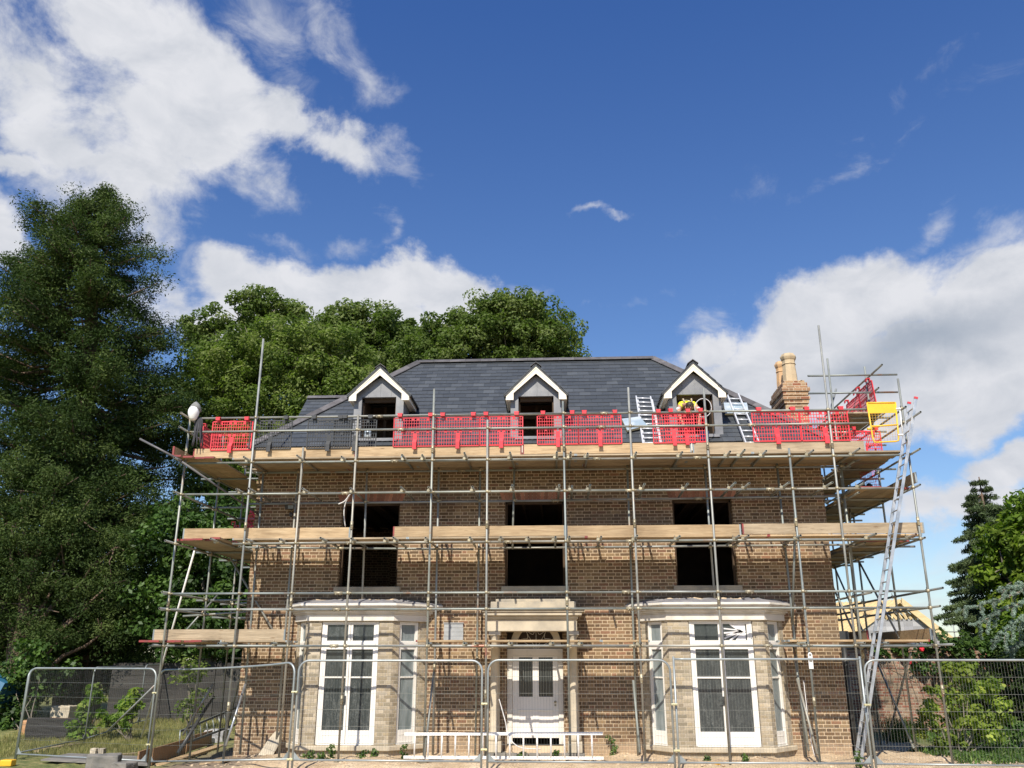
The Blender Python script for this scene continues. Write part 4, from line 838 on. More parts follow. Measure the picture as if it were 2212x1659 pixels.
# toe boards standing on edge
def board(name, x0, x1, y0, y1, z0, z1, mat='board_new', parent=None, ends=True):
    m = MB(); m.box(x0, x1, y0, y1, z0, z1); b = m.build(name, MAT[mat], parent or scaf, bevel=.003)
    if ends:
        for q in (0, 1):
            e_ = .0015; m = MB(); xx_, yy_ = ((x0-e_, x0+.03), (x1-.03, x1+e_))[q], (y0-e_, y1+e_)
            if x1-x0 < y1-y0: xx_, yy_ = (x0-e_, x1+e_), ((y0-e_, y0+.03), (y1-.03, y1+e_))[q]
            m.box(*xx_, *yy_, z0-e_, z1+e_); m.build('hoop_iron', MAT['zinc'] if random.random() < .75 else MAT['redend'], b)
    return b
bz = lambda L_: ZL[L_]+.078                         # underside of the boards
TOEY = YO+.085
def toe(L_, u0, u1, v, mat='board_new', dz=0): board('toe_board', X(u0, v, TOEY), X(u1, v, TOEY), TOEY, TOEY+.038, bz(L_)+.04+dz, bz(L_)+.265+dz, mat)
toe('d3', 418, 768, 975); toe('d3', 770, 1127, 975); toe('d3', 1129, 1494, 975, dz=.012); toe('d3', 1497, 1871, 975, 'board_old')
toe('d2', 395, 756, 1155); toe('d2', 849, 1221, 1152, dz=.01); toe('d2', 1223, 1601, 1150); toe('d2', 1604, 1997, 1145, 'board_old', .015)
toe('d1', 329, 615, 1380, 'board_old')
# decks
def deck(L_, u0, u1, v, ys, mats, seed=1, stag=.25):
    rn = random.Random(seed); x0, x1 = X(u0, v, YO), X(u1, v, YO)
    for k, y in enumerate(ys):
        x = x0 + (rn.uniform(-.1, .25) if k else 0)
        while x < x1-.1:
            L = min(3.9 if x > x0+.3 or k % 2 == 0 else 2.2+rn.random()*1.5, x1-x+rn.uniform(-.05, .05)); z = bz(L_)+rn.uniform(0, .004)
            board('deck_board', x, x+L-.006, y, y+.222, z, z+.038, rn.choice(mats)); x += L
five = [YO+.07+.228*k for k in range(4)]+[YI+.05]; six = [YO+.07+.2268*k for k in range(6)]
deck('d3', 500, 1955, 985, six, ['board_new', 'board_old', 'board_old'], 3)
deck('d2', 500, 1995, 1160, five[:4], ['board_new', 'board_old', 'board_old'], 5)
deck('d1', 473, 615, 1385, five[:4], ['board_new', 'board_old'], 6)
deck('d1', 897, 1408, 1385, five[:3], ['board_new'], 8); deck('d1', 1705, 2013, 1385, five[:4], ['board_new', 'board_old'], 9)
# left return: boards run back with red painted ends showing, X -8.55..-7.0
XRO, XRI = -8.39, -7.22
def ret_boards(L_, xa, n, y0, y1, mat='board_old', dx=.23, stag=True, seed=0):
    rn = random.Random(seed)
    for k in range(n):
        y = y0+(rn.uniform(-.12, .18) if stag else 0)
        while y < y1-.2:
            L = min(3.9, y1-y); z = bz(L_)+rn.uniform(0, .003)
            m = MB(); m.box(xa+k*dx, xa+k*dx+.222, y, y+L-.01, z, z+.038); b = m.build('deck_board', MAT[mat if rn.random() < .6 else 'board_new'], scaf, bevel=.003)
            m = MB(); m.box(xa+k*dx-.0015, xa+k*dx+.2235, y-.002, y+.03, z-.0015, z+.0395); m.build('hoop_iron', MAT['redend'], b); y += L
ret_boards('d3', -8.60, 4, 18.50, 26.2, seed=1); ret_boards('d2', -8.48, 5, 18.66, 26.2, seed=2); ret_boards('d1', -8.86, 6, 18.60, 26.2, seed=3)
board('toe_board', -8.62, -8.58, 18.50, 22.3, bz('d3')+.04, bz('d3')+.26, 'board_new')
# left return frame
RYS = [20.75, 22.5, 24.3, 26.0]
def lad_row(xo, xi, ys, sgn, lv):
    for j, y in enumerate(ys):
        for x, top in ((xo, 7.35), (xi, 6.4)):
            lean = random.uniform(-.04, .04); g = gz(x, y)
            st = tube('standard', (x+lean, y, g), (x, y, top-(0 if j < 2 else 1.6)))
            for L_ in lv:
                if ZL[L_] < top-.3: coupler(st, (x, y, ZL[L_]), R(90))
        for L_ in ('d1', 'd2', 'd3', 'l2'):
            if j == 3 and L_ == 'd3': continue
            ov = .35; x0_, x1_ = (xo-ov, xi+.25) if sgn < 0 else (xi-.25, xo+ov)
            tube('transom', (x0_-random.random()*.15, y+.05, ZL[L_]+.05), (x1_, y+.05, ZL[L_]+.05))
    for L_ in lv:
        z = ZL[L_]; y1_ = ys[-1]+.3 if L_ not in ('g1', 'g2') else ys[2]+.2
        xx = xo+.05*sgn; ya = 18.35+random.uniform(-.12, .1); ym = 22.3+random.uniform(-.4, .4)
        t = tube('guard_rail' if L_ in ('G', 'H', 'l2', 'g1', 'g2') else 'ledger', (xx, ya, z+.015), (xx, ym, z+.015)); t2 = tube('guard_rail' if L_ in ('G', 'H', 'l2', 'g1', 'g2') else 'ledger', (xx, ym+.004, z+.015), (xx, y1_, z+.02)); sleeve(t2, (xx, ym, z+.015), (0, 1, 0))
        if L_ in ('d1', 'd2', 'd3'): tube('ledger', (xi-.05*sgn, 19.3, z+.01), (xi-.05*sgn, y1_, z+.01))
lad_row(XRO, XRI, RYS, -1, levels)
for y, L_ in ((20.9, 'G'), (20.9, 'H'), (22.6, 'G'), (22.6, 'H'), (24.4, 'l2'), (26.1, 'G'), (26.1, 'H'), (26.1, 'g1')):
    if L_ != 'g1': tube('guard_rail', (XRO-.3-random.random()*.3, y, ZL[L_]+random.uniform(-.05, .1)), (XRI+.3, y, ZL[L_]+random.uniform(-.05, .1)))
# long white raker and braces on the left side
tube('raker', W(306, 1592, 22.6), W(423, 1180, 20.3), mat='white_alu')
tube('brace', (XRO+.1, 22.55, .1), W(545, 1365, 20.6)); tube('brace', W(497, 1204, 20.6), W(590, 1362, 19.9)); tube('brace', W(402, 1362, 23), W(470, 1285, 24))
tube('brace', W(302, 948, 18.3), W(392, 995, 18.42), mat='shade_tube'); tube('brace', W(392, 997, 18.44), W(560, 1112, 20.1), mat='shade_tube')
tube('brace', W(395, 1588, 20.6), W(460, 1478, 20.5)); tube('brace', W(232, 1580, 22.9), W(335, 1480, 21.9))
rk = tube('raker', W(487, 1612, 18.45), W(530, 1478, 19.1), mat='alu'); coupler(rk, W(510, 1546, 18.75))
# rakers at the front
for a, b in (((917, 1634, 18.55), (937, 1452, 19.2)), ((1382, 1626, 18.6), (1368, 1470, 19.2)), ((1766, 1630, 18.6), (1722, 1466, 19.25)), ((1747, 1622, 18.9), (1712, 1380, 19.6)), ((1718, 1105, 18.78), (1711.8, 1350, 19.6))):
    tube('brace', W(*a), W(*b))
# right return
XRO2, XRI2 = 7.70, 6.72
def right_ret():
    for y, x, zt in ((20.6, XRO2+.02, 0), (20.4, XRI2+.05, 0), (22.6, XRO2, 7.4), (22.6, XRI2+.1, 9.0), (24.6, XRO2, 7.4), (24.6, XRI2+.1, 7.4)):
        if zt == 0: zt = Z(1882, 792, y) if x > 7.3 else Z(1763, 775, y)
        st = tube('standard', (x+random.uniform(-.03, .03), y, 0), (x, y, zt))
        for L_ in levels[:6]: coupler(st, (x, y, ZL[L_]), R(90))
    for L_ in levels:
        z = ZL[L_]; y1_ = 24.9
        xx = XRO2+.05; n_ = 'ledger' if L_[0] == 'd' else 'guard_rail'
        ya = {'d3': 18.2, 'l2': 18.45, 'd2': 18.6, 'G': 18.1, 'H': 18.35, 'd1': 18.0, 'g1': 17.9, 'g2': 18.6}[L_]
        tube(n_, (xx, ya, z+.01), (xx, 21.9, z+.01)); tube(n_, (xx, 21.904, z+.01), (xx, y1_, z+.0))
        if L_ != 'g2': tube(n_, (XRI2+.03, 19.3, z+.01), (XRI2+.03, y1_, z+.01))
    for y in (20.45, 21.6, 22.65, 23.7, 24.65):
        for L_ in ('d1', 'd2', 'l2', 'd3'): tube('transom', (XRI2-.15, y, ZL[L_]+.05), (XRO2+.3+random.random()*.3, y, ZL[L_]+.05))
    # cross braces seen against the sky
    for a, b in (((XRO2, 20.6, .1), (XRO2, 22.6, 2.3)), ((XRO2, 22.6, 4.3), (XRO2, 20.6, 2.4)), ((XRI2, 20.4, 2.3), (XRI2, 22.6, 4.4)), ((XRI2, 22.6, 2.3), (XRI2, 24.6, 4.4)), ((XRO2-.02, 22.6, 2.3), (XRO2-.02, 24.6, 4.4)), ((XRO2, 24.6, .1), (XRI2, 22.9, 4.3)), ((6.9, 20.7, 4.5), (7.6, 22.4, 6.1)), ((7.75, 22.4, .05), (7.75, 20.2, 2.1))):
        tube('brace', a, b)
right_ret()
ret_boards('d3', 6.74, 4, 19.95, 25.4, seed=11, stag=False); ret_boards('d2', 6.74, 5, 19.75, 25.4, seed=12, stag=False); ret_boards('l2', 6.74, 5, 19.2, 25.2, seed=13); ret_boards('d1', 6.74, 5, 19.75, 24.4, seed=14, stag=False)
board('toe_board', XRO2+.09, XRO2+.13, 18.75, 22.6, bz('l2')+.04, bz('l2')+.265, 'board_old'); board('toe_board', XRO2+.0, XRO2+.04, 18.9, 22.4, bz('d1')+.04, bz('d1')+.265, 'board_new'); board('toe_board', XRI2+.1, XRI2+.14, 20.1, 23.4, bz('d1')+.04, bz('d1')+.265, 'board_old')  # lowest-lift outer toe board takes fresh wood to stand for sunlight on it
# chimney platform
CHZ = 7.58
for z, v in ((8.60, 823), (8.15, 851)): tube('guard_rail', (X(1746, v, 20.42), 20.42, z), (X(1940, v, 20.42), 20.42, z))
tube('guard_rail', (7.8, 19.7, 8.62), (7.8, 24.3, 8.62)); tube('guard_rail', (7.8, 20.1, 8.17), (7.8, 24.3, 8.17)); tube('ledger', (7.78, 19.9, CHZ-.1), (7.78, 24.5, CHZ-.1)); tube('ledger', (6.85, 19.9, CHZ-.1), (6.85, 24.5, CHZ-.1))
for z, x1 in ((CHZ-.05, 8.15), (7.18, 8.0), (6.85, 7.95)): tube('transom', (6.4, 20.5, z), (x1, 20.5, z)); tube('transom', (6.5, 22.5, z), (x1, 22.5, z))
for k in range(5):
    m = MB(); x_ = 6.72+k*.232; m.box(x_, x_+.222, 20.25, 24.15, CHZ, CHZ+.038); b = m.build('deck_board', MAT['board_old'], scaf)
board('toe_board', 7.87, 7.91, 20.2, 24.1, CHZ+.04, CHZ+.265, 'board_old')
tube('brace', (6.2, 20.55, 6.3), (6.95, 20.55, 8.3)); tube('brace', (7.3, 20.55, 6.3), (7.8, 20.55, 7.6))
tube('brace', W(1765, 985, 19.9), W(1865, 1335, 19.5)) if False else None
for y, z, a_, b_ in ((24.3, 4.95, -.5, .2), (24.3, 5.2, -.3, 1.2), (26, 5.0, -.6, .6), (24.3, 4.75, -.1, 1.0), (26, 2.75, -.7, .7), (24.3, 3.05, -.5, .6), (26, 3.35, -.2, 1.2), (24.4, 1.72, -.2, 1.1), (22.5, 1.98, .1, 1.0)): tube('guard_rail', (XRO+a_, y, z), (XRI+b_, y, z+random.uniform(-.03, .06)))
tube('brace', (XRO-.5, 24.2, 5.3), (XRI+.2, 22.6, 5.6)); tube('brace', (XRO, 26, 3.2), (XRI, 24.4, 5.2))
board('toe_board', XRO-.3, XRI+.6, 25.7, 25.738, 1.78, 2.0, 'board_new'); board('toe_board', XRO-.1, XRI+.5, 25.9, 25.938, 4.5, 4.72, 'board_old')
# ------------------------------------------------------------------ brick guards hung on the rails
def guard_meshes():
    fr = MB(); hk = MB(); cl = MB(); w, h = 1.0, .665
    for z in (0, h): fr.box(-w/2, w/2, -.012, .012, z-.013, z+.013)
    for x in (-w/2, w/2): fr.box(x-.013, x+.013, -.012, .012, .0, h)
    nx = 17
    for i in range(1, nx): x = -w/2+w*i/nx; fr.box(x-.006, x+.006, -.006, .006, 0, h)
    zs = [.085, .17, .255, .335, .37, .45, .53, .60]
    for z in zs: fr.box(-w/2, w/2, -.0061, .0061, z-.006, z+.006)
    for x in (-.30, -.06, .06, .30): fr.box(x-.03, x+.03, -.0065, .0065, .31, .36); fr.box(x-.03, x+.03, -.0065, .0065, .61, .664)
    fr.box(-.055, .055, -.0068, .0068, .0, .30); fr.box(-.08, .08, -.0128, .0128, .66, .685)
    x = 0; hk.box(x-.05, x+.05, -.008, .008, .665, .755); hk.box(x-.058, x+.058, -.085, .010, .745, .76); hk.box(x-.05, x+.05, -.092, -.08, .68, .75)
    cl.obox((-.045, -.012, .16), (.09, 0, 0), (0, -.012, 0), (0, -.055, -.09)); cl.box(-.045, .045, -.082, -.068, -.07, .075); cl.box(-.05, .05, -.083, -.04, -.08, -.068)
    return fr, hk, cl
GM = {}
for cn in ('red', 'black'):
    a = [m.build(n, MAT[cn], None) for m, n in zip(guard_meshes(), ('mesh_panel', 'rail_hook', 'toe_clip'))]; GM[cn] = [o.data for o in a]
    for o in a: bpy.data.objects.remove(o)
def guard(cn, loc, label, group, rz=0, tilt=0, sx=1.0, name='brick_guard'):
    t = thing(name, label, 'brick guard', loc, group); t.rotation_euler = (tilt, 0, rz); t.scale = (sx, 1, 1)
    for me, n, hx in zip([GM[cn][0], GM[cn][1], GM[cn][1], GM[cn][2]], ('mesh_panel', 'rail_hook', 'rail_hook', 'toe_clip'), (0, -.36, .36, 0)):
        o = bpy.data.objects.new(n, me); col.objects.link(o); o.parent = t; o.location = (hx, 0, 0)
    return t
GZ = bz('d3')+.26; GY = YO+.072
gr = 'red plastic brick guards hung along the top lift'
wu = lambda u0, u1: (X(u1, 930, GY)-X(u0, 930, GY))
for (u0, u1, dz, lab) in ((459, 545, -.03, 'red mesh brick guard farthest left on the top lift, above the corner of the boards'),
    (851, 943, 0, 'red mesh brick guard just right of the left dormer opening'), (943.5, 1035.5, 0, 'second red mesh brick guard to the right of the left dormer, against plain slates'),
    (1037, 1129, .005, 'red mesh brick guard overlapping the left post of the middle dormer'), (1161, 1249, .01, 'red mesh brick guard across the right side of the middle dormer opening'),
    (1250, 1342, .01, 'red mesh brick guard right of the middle dormer, beside the slanting foil board'), (1411, 1500, .01, 'red mesh brick guard overlapping the foot of the left roof ladder'),
    (1438, 1528, .03, 'red mesh brick guard directly in front of the worker in the yellow top'), (1627, 1729, .02, 'red mesh brick guard between the right roof ladder and the chimney'),
    (1731, 1834, .02, 'red brick guard in front of the chimney, last on the front rail')):
    w_ = wu(u0, u1); xx_ = (X(u0, 930, GY)+X(u1, 930, GY))/2
    if u0 in (1438,): guard('red', (xx_, GY+.03, GZ+dz), lab, gr, sx=w_)
    else: guard('red', (xx_, GY, GZ+dz), lab, gr, sx=w_)
gb = 'black plastic brick guards beside the left dormer'
for (u0, u1, y_, lab) in ((541, 630, .0, 'black mesh brick guard next to the red one at the left corner'), (665, 758, 0, 'black mesh brick guard in the middle of the three, left of the left dormer'), (722, 812, .03, 'black mesh brick guard reaching across the left dormer opening')):
    w_ = wu(u0, u1); guard('black', ((X(u0, 930, GY)+X(u1, 930, GY))/2, GY+y_, GZ-.02), lab, gb, sx=w_)
gs = 'red brick guards on the side scaffolds'
guard('red', (XRO+.1, 19.75, GZ), 'red brick guard seen edge-on down the left side of the top lift', gs, R(-90))
guard('red', (XRO+.1, 22.0, bz('l2')-1.0), 'red brick guard low on the left side scaffold above the middle lift', gs, R(-78), sx=.9); guard('red', (XRI-.25, 21.2, ZL['d2']+.42), 'red brick guard hanging slack behind the left corner poles', gs, R(-20), R(-12), sx=.8)
guard('red', (7.76, 20.75, CHZ+.16), 'red brick guard on the chimney platform nearer the camera', gs, R(-90), R(4)); guard('red', (7.76, 21.9, CHZ+.16), 'red brick guard on the chimney platform farther back', gs, R(-90), R(-3))
guard('red', (XRI2+.55, 19.95, GZ-.15), 'red brick guard below the chimney platform among the tubes', gs, R(6), sx=.75)
# red debris netting and a dark bag on the right side
m = MB(); n0 = Vector((X(1858, 1030, 20.9), 20.9, bz('l2')+.08)); wN = X(1901, 1030, 20.9)-n0.x; hN = 1.0
rn = random.Random(4)
for i in range(15):
    x_ = n0.x+wN*i/14; m.path([(x_+rn.uniform(-.012, .012), n0.y+rn.uniform(-.03, .03), n0.z+hN*k/8) for k in range(9)], .0045, 4)
for k in range(24):
    z_ = n0.z+hN*k/23; m.path([(n0.x+wN*i/5, n0.y+rn.uniform(-.03, .03), z_+rn.uniform(-.03, .03)) for i in range(6)], .0045, 4)
nt_ = m.build('debris_netting', MAT['rednet'], None, origin=n0); tag(nt_, 'crumpled red plastic netting hanging on the right side scaffold', 'netting')
m = MB(); bc = Vector((X(1860, 1046, 20.5), 20.5, bz('l2')+.045)); m.lathe_s((bc.x, bc.y, bc.z+.15), .11, .14, .2, 12, 8); m.lathe_s((bc.x+.2, bc.y+.05, bc.z+.14), .10, .14, .2, 12, 8); m.build('d', MAT['coat'], None).name = 'work_bag'
bag = bpy.data.objects['work_bag']; tag(bag, 'dark lumpy work bag on the boards in front of the red netting', 'bag')
# ------------------------------------------------------------------ yellow gate
gy = YO-.02; g0 = thing('scaffold_gate', 'yellow steel self-closing ladder gate with solid top panel', 'gate', W(1905, 950, gy))
def gp(u, v): p = W(u, v, gy); return p
m = MB(); a_, b_, c_, d_2 = gp(1873, 870), gp(1934, 869.5), gp(1942, 953), gp(1887, 956); rr = .018
def rnd(p, q, r_, k): return [p.lerp(q, 1-k), p.lerp(q, 1)] 
lo = [a_, a_.lerp(d_2, .9), a_.lerp(d_2, .97).lerp(d_2.lerp(c_, .05), .6), d_2.lerp(c_, .13), d_2.lerp(c_, .87), b_.lerp(c_, .97).lerp(d_2.lerp(c_, .95), .5), b_.lerp(c_, .9), b_]
m.path(lo, rr, 8); m.path([a_, b_], rr, 8); m.path([a_.lerp(d_2, .60), b_.lerp(c_, .58)], .020, 8); m.tube(a_.lerp(d_2, .66)-Vector((.09, 0, 0)), a_.lerp(d_2, .66), .028, 8); m.build('gate_frame', MAT['yellow'], g0)
m = MB(); m.prism([a_, b_, b_.lerp(c_, .27), a_.lerp(d_2, .27)], (0, .006, 0)); m.build('infill_panel', MAT['yellow'], g0)
m = MB()
for k in range(1, 9):
    p, q = a_.lerp(d_2, .27).lerp(b_.lerp(c_, .27), k/9), d_2.lerp(c_, k/9); m.tube(p, q, .0022, 4)
for k in range(1, 12): m.tube(a_.lerp(d_2, .27+.73*k/12), b_.lerp(c_, .27+.73*k/12), .0022, 4)
m.build('wire_infill', MAT['yellow'], g0)
m = MB(); hh = gp(1943, 880); m.tube(hh, gp(1951, 945), .014, 8); m.box(hh.x-.09, hh.x+.02, gy-.03, gy+.03, hh.z-.05, hh.z-.02); q = gp(1948, 936); m.box(q.x-.09, q.x+.02, gy-.03, gy+.03, q.z-.05, q.z-.02); m.build('hinge_post', MAT['plastic_white'], g0)
# ------------------------------------------------------------------ ladders
def ladder(name, label, A0, A1, B0, B1, n, mat, group=None, box=(.026, .065), feet=None, t0=.03, t1=.97, twin=False, rung=.014):
    A0, A1, B0, B1 = map(Vector, (A0, A1, B0, B1)); t = thing(name, label, 'ladder', (A0+B0)/2, group); up = (A1-A0).cross(B0-A0).normalized()
    for p, q in ((A0, A1), (B0, B1)):
        m = MB(); d = (q-p); s_ = (B0-A0).normalized()*box[0]; m.obox(p-s_/2-up*box[1]/2, d, s_, up*box[1])
        if twin: m.obox(p-s_/2-up*box[1]/2+up*.07+d*.05+s_*1.3, d*.93, s_, up*box[1])
        m.build('stile', mat, t, bevel=.003)
    for k in range(n):
        f = t0+(t1-t0)*k/(n-1); m = MB(); m.tube(A0.lerp(A1, f), B0.lerp(B1, f), rung, 8); m.build('rung', mat, t)
    if feet:
        for p, q in ((A1, A0), (B1, B0)):
            m = MB(); d = (p-q).normalized(); s_ = (B0-A0).normalized()*(box[0]+.016); m.obox(p-s_/2-up*(box[1]+.016)/2-d*.03, d*.05, s_, up*(box[1]+.016)); m.build('end_cap', feet, t, bevel=.006)
    return t
ladder('ladder', 'tall aluminium ladder with red end caps leaning up the right end of the scaffold', W(1859, 1648, 18.28), W(1978.6, 859, 18.28), W(1848, 1641, 18.66), W(1964, 870, 18.66), 29, MAT['alu'], feet=MAT['red'], box=(.03, .062))
ladder('ladder', 'long pale ladder lying on its edge along the foot of the front poles', W(871.6, 1636, 18.60), W(1304, 1638, 18.60), W(873.7, 1586, 18.64), W(1302, 1584.5, 18.64), 14, MAT['white_alu'], t0=.054, t1=.945, box=(.06, .03), rung=.019)
def onroof(u, v, lift=.06):                        # point where the pixel ray meets the front slope
    d = ray(u, v); k = (EZ-EY+lift*1.414-CAMZ)/(d.z-d.y); return Vector((0, 0, CAMZ))+d*k
rl = 'ladders lying on the roof slope'
ladder('roof_ladder', 'double aluminium ladder on the slates left of the right dormer', onroof(1389, 960), onroof(1374, 857), onroof(1427, 960), onroof(1405, 858), 11, MAT['alu_bright'], rl, twin=True, rung=.019, box=(.032, .07))
ladder('roof_ladder', 'aluminium ladder on the slates right of the right dormer, over a foil slab', onroof(1611, 958, .16), onroof(1570, 851, .16), onroof(1640, 958, .16), onroof(1594.7, 852, .16), 9, MAT['alu_bright'], rl, t0=.02, t1=.9, rung=.018, box=(.032, .07))
def slab(label, pts, th=.06):
    P = [onroof(*p, lift=.06) for p in pts]; nr = Vector((0, -1, 1)).normalized(); t = thing('insulation_board', label, 'insulation board', P[0], 'foil faced insulation boards on the roof')
    m = MB(); m.prism(P, nr*th*.9); m.build('foam_core', MAT['foam'], t); m = MB(); m.prism([p+nr*th*.905 for p in P], nr*.004); m.build('foil_face', MAT['foil'], t)
slab('foil-faced insulation board lying askew behind the left roof ladder', [(1355, 934), (1399, 923), (1381, 904), (1343, 909)])
slab('foil-faced insulation board held under the right roof ladder', [(1566, 897), (1617, 896), (1613, 874), (1563, 874)])
# aluminium ladder hanging on the far left ground, rusty
g_ = lambda x, y, z=0: (x, y, gz(x, y)+z)
la, lb = W(392, 1556, 22.8), W(552, 1480, 26)
ladder('ladder', 'dull ladder lying on its edge on the ground behind the left fence', W(388, 1610, 20.9), W(570, 1543, 25), W(389, 1580, 20.9), W(556, 1509, 25), 14, MAT['zinc'], t0=.0, box=(.05, .03), rung=.013)
# ------------------------------------------------------------------ helmet and coat on the left corner post
hp = W(418, 893, 18.62)
t = thing('hard_hat', 'white hard hat hung on the left corner post of the top lift', 'helmet', hp)
m = MB(); m.lathe((hp.x, hp.y, hp.z-.17), [(.02, 0), (.06, .01), (.085, .05), (.115, .13), (.127, .19), (.122, .25), (.10, .30), (.055, .335), (.01, .345)], 20); m.build('shell', MAT['helmet'], t)
m = MB(); m.lathe((hp.x+.01, hp.y+.05, hp.z+.06), [(.14, 0), (.13, .08), (.10, .15), (.05, .21), (.01, .235)], 14); m.build('neck_cloth', simple('grey_cloth', (.16, .16, .15), (.26, .26, .24), 12, .9), t)
m = MB(); rn = random.Random(2); cp = W(428, 925, 18.72)
for k in range(9):
    a = k/9*6.28; r_ = .055; m.path([(cp.x+math.cos(a)*.02, cp.y+math.sin(a)*.02, cp.z+.24)]+[(cp.x+.02*j*.3+math.cos(a)*(r_+.012*j)+rn.uniform(-.012, .012), cp.y+math.sin(a)*(r_+.01*j), cp.z+.18-.12*j) for j in range(6)], .03, 7, r_end=.012)
m.build('d', MAT['coat'], None, origin=cp).name = 'dark_coat'; tag(bpy.data.objects['dark_coat'], 'dark coat bundled and hanging below the white hard hat', 'coat')
# ------------------------------------------------------------------ heras style fence panels
def fence(p0, p1, label, group, rnd0=True, rnd1=True, zt=1.95, ztop1=None, name='fence_panel', block=True, sag=0):
    p0, p1 = Vector(p0), Vector(p1); d = Vector((p1.x-p0.x, p1.y-p0.y, 0)); Ln = d.length; T = d.normalized(); t = thing(name, label, 'fence panel', p0, group)
    ztop1 = ztop1 or zt
    def P(s, z): return Vector((p0.x, p0.y, 0))+T*s+Vector((0, 0, z))
    z0 = .14 if p0.y < 18.5 else p0.z+.12; z1 = .14 if p1.y < 18.5 else p1.z+.12; rr = .2
    def zT(s): return zt+(ztop1-zt)*s/Ln - sag*math.sin(math.pi*s/Ln)
    top = []
    if rnd0: top += [P(rr*(1-math.cos(a)), zT(0)-rr*(1-math.sin(a))) for a in [R(x) for x in (0, 15, 30, 45, 60, 75, 90)]]
    else: top += [P(0, zT(0)+.03), P(0, zT(0))]
    mid = [P(s, zT(s)) for s in np.linspace(rr, Ln-rr, 9)]
    end = [P(Ln-rr*(1-math.cos(a)), zT(Ln)-rr*(1-math.sin(a))) for a in [R(x) for x in (90, 75, 60, 45, 30, 15, 0)]] if rnd1 else [P(Ln, zT(Ln)), P(Ln, zT(Ln)+.03)]
    m = MB()
    if rnd0 and rnd1: m.path([P(0, p0.z-.05)]+top+mid[1:-1]+end+[P(Ln, p1.z-.05)], .0215, 10)
    else:
        if rnd0: m.path([P(0, p0.z-.05)]+top+mid[1:]+[P(Ln, zT(Ln))], .0215, 10); m.tube(P(Ln, p1.z-.05), P(Ln, zT(Ln)+.05), .0215, 10)
        else: m.tube(P(0, p0.z-.05), P(0, zT(0)+.05), .0215, 10); m.path([P(0, zT(0))]+mid+[P(Ln, zT(Ln))], .0215, 10); m.tube(P(Ln, p1.z-.05), P(Ln, zT(Ln)+.05), .0215, 10)
    m.tube(P(0, z0), P(Ln, z1), .018, 10)
    for s, sg, zb in ((0, 1, z0), (Ln, -1, z1)): m.prism([P(s, zb), P(s+sg*.16, zb+.0), P(s, zb+.16)], T.cross(Vector((0, 0, 1)))*.006)
    fr = m.build('frame', MAT['zinc'], t)
    m = MB(); nv = int(Ln/.055)
    for i in range(1, nv):
        s = Ln*i/nv; e = min(s, Ln-s); drop = rr-math.sqrt(max(0, rr*rr-(rr-e)**2)) if e < rr else 0
        zz = zT(s)-drop-.015; m.tube(P(s, z0+(z1-z0)*s/Ln+.01), P(s, zz), .0016, 3, cap=False, sm=False)
    for k in range(1, 6):
        for o_ in (0,): f = k/6; m.tube(P(.02, z0+(zT(0)-z0)*f), P(Ln-.02, z1+(zT(Ln)-z1)*f), .0028, 4, cap=False)
    m.build('wire_mesh', MAT['wire'], t)
    if block:
        for s, zb in ((0, p0.z), (Ln, p1.z)):
            m = MB(); q = P(s, zb-.14); nrm = T.cross(Vector((0, 0, 1))); m.obox(q-nrm*.34-T*.11, nrm*.68, T*.22, (0, 0, .13)); m.build('foot_block', MAT['concrete'], t, bevel=.02)
    return t
def clamp(t, p, z):
    m = MB(); m.box(p[0]-.06, p[0]+.06, p[1]-.03, p[1]+.03, z-.018, z+.018); m.tube((p[0], p[1]-.03, z), (p[0], p[1]-.07, z), .012, 6); m.build('clamp', MAT['clip'], t, bevel=.006)
def fb(u, v, Y): return W(u, v, Y)
fg = 'mesh site fence panels along the front'
FYs = 17.35
def fx(u, v=1500, Y=FYs): return X(u, v, Y)
def fpt(u, Y, v=1500): x = X(u, v, Y); return (x, Y, gz(x, Y))
f2 = fence(fpt(340, 19.6), fpt(633, 17.5), 'leaning mesh fence panel angled back beside the left corner of the house', fg, zt=Z(360, 1447, 19.5), ztop1=Z(620, 1432, 17.5), sag=.03)
f3 = fence(fpt(642, 17.4), fpt(1041, 17.3), 'mesh fence panel in front of the left bay window', fg, zt=Z(840, 1427, 17.35), ztop1=Z(840, 1427, 17.35))
f4 = fence(fpt(1054, 17.3), fpt(1450, 17.3), 'mesh fence panel in front of the porch door', fg, zt=Z(1250, 1426, 17.3))
f5 = fence(fpt(1459, 17.3), fpt(1866, 17.35), 'square-cornered mesh fence panel in front of the right bay window', fg, False, False, zt=Z(1650, 1424, 17.3))
f6 = fence(fpt(1874, 17.3), fpt(2262, 17.1), 'mesh fence panel at the right edge in front of the leafy shrub', fg, zt=Z(2050, 1426, 17.3))
f1 = fence(fpt(57, 20.9), fpt(333, 19.75), 'mesh fence panel at the far left in front of the sycamore saplings', fg, zt=Z(200, 1444, 20.3))
for t, u, Y, zs in ((f2, 637, 17.4, (.15, 1.35)), (f3, 1047, 17.27, (.35, 1.15)), (f4, 1455, 17.27, (.35, 1.15)), (f5, 1870, 17.27, (-.05, 1.15)), (f1, 336, 19.6, (.2, 1.25))):
    for z in zs: clamp(t, (X(u, 1500, Y), Y-.03), z)
fg2 = 'mesh fence panels running back on the left'
bl = [fpt(55, 21.0), fpt(191, 24.7, 1540), fpt(303, 28.4, 1530), fpt(383, 32, 1520)]
fence(bl[0], bl[1], 'first mesh fence panel running back from the far left corner', fg2, zt=1.72, block=False)
fence(bl[1], bl[2], 'second mesh fence panel back from the far left corner, past the tall sapling', fg2, zt=1.74, block=False)
fence(bl[2], bl[3], 'third and farthest mesh fence panel back on the left', fg2, zt=1.78, block=False)
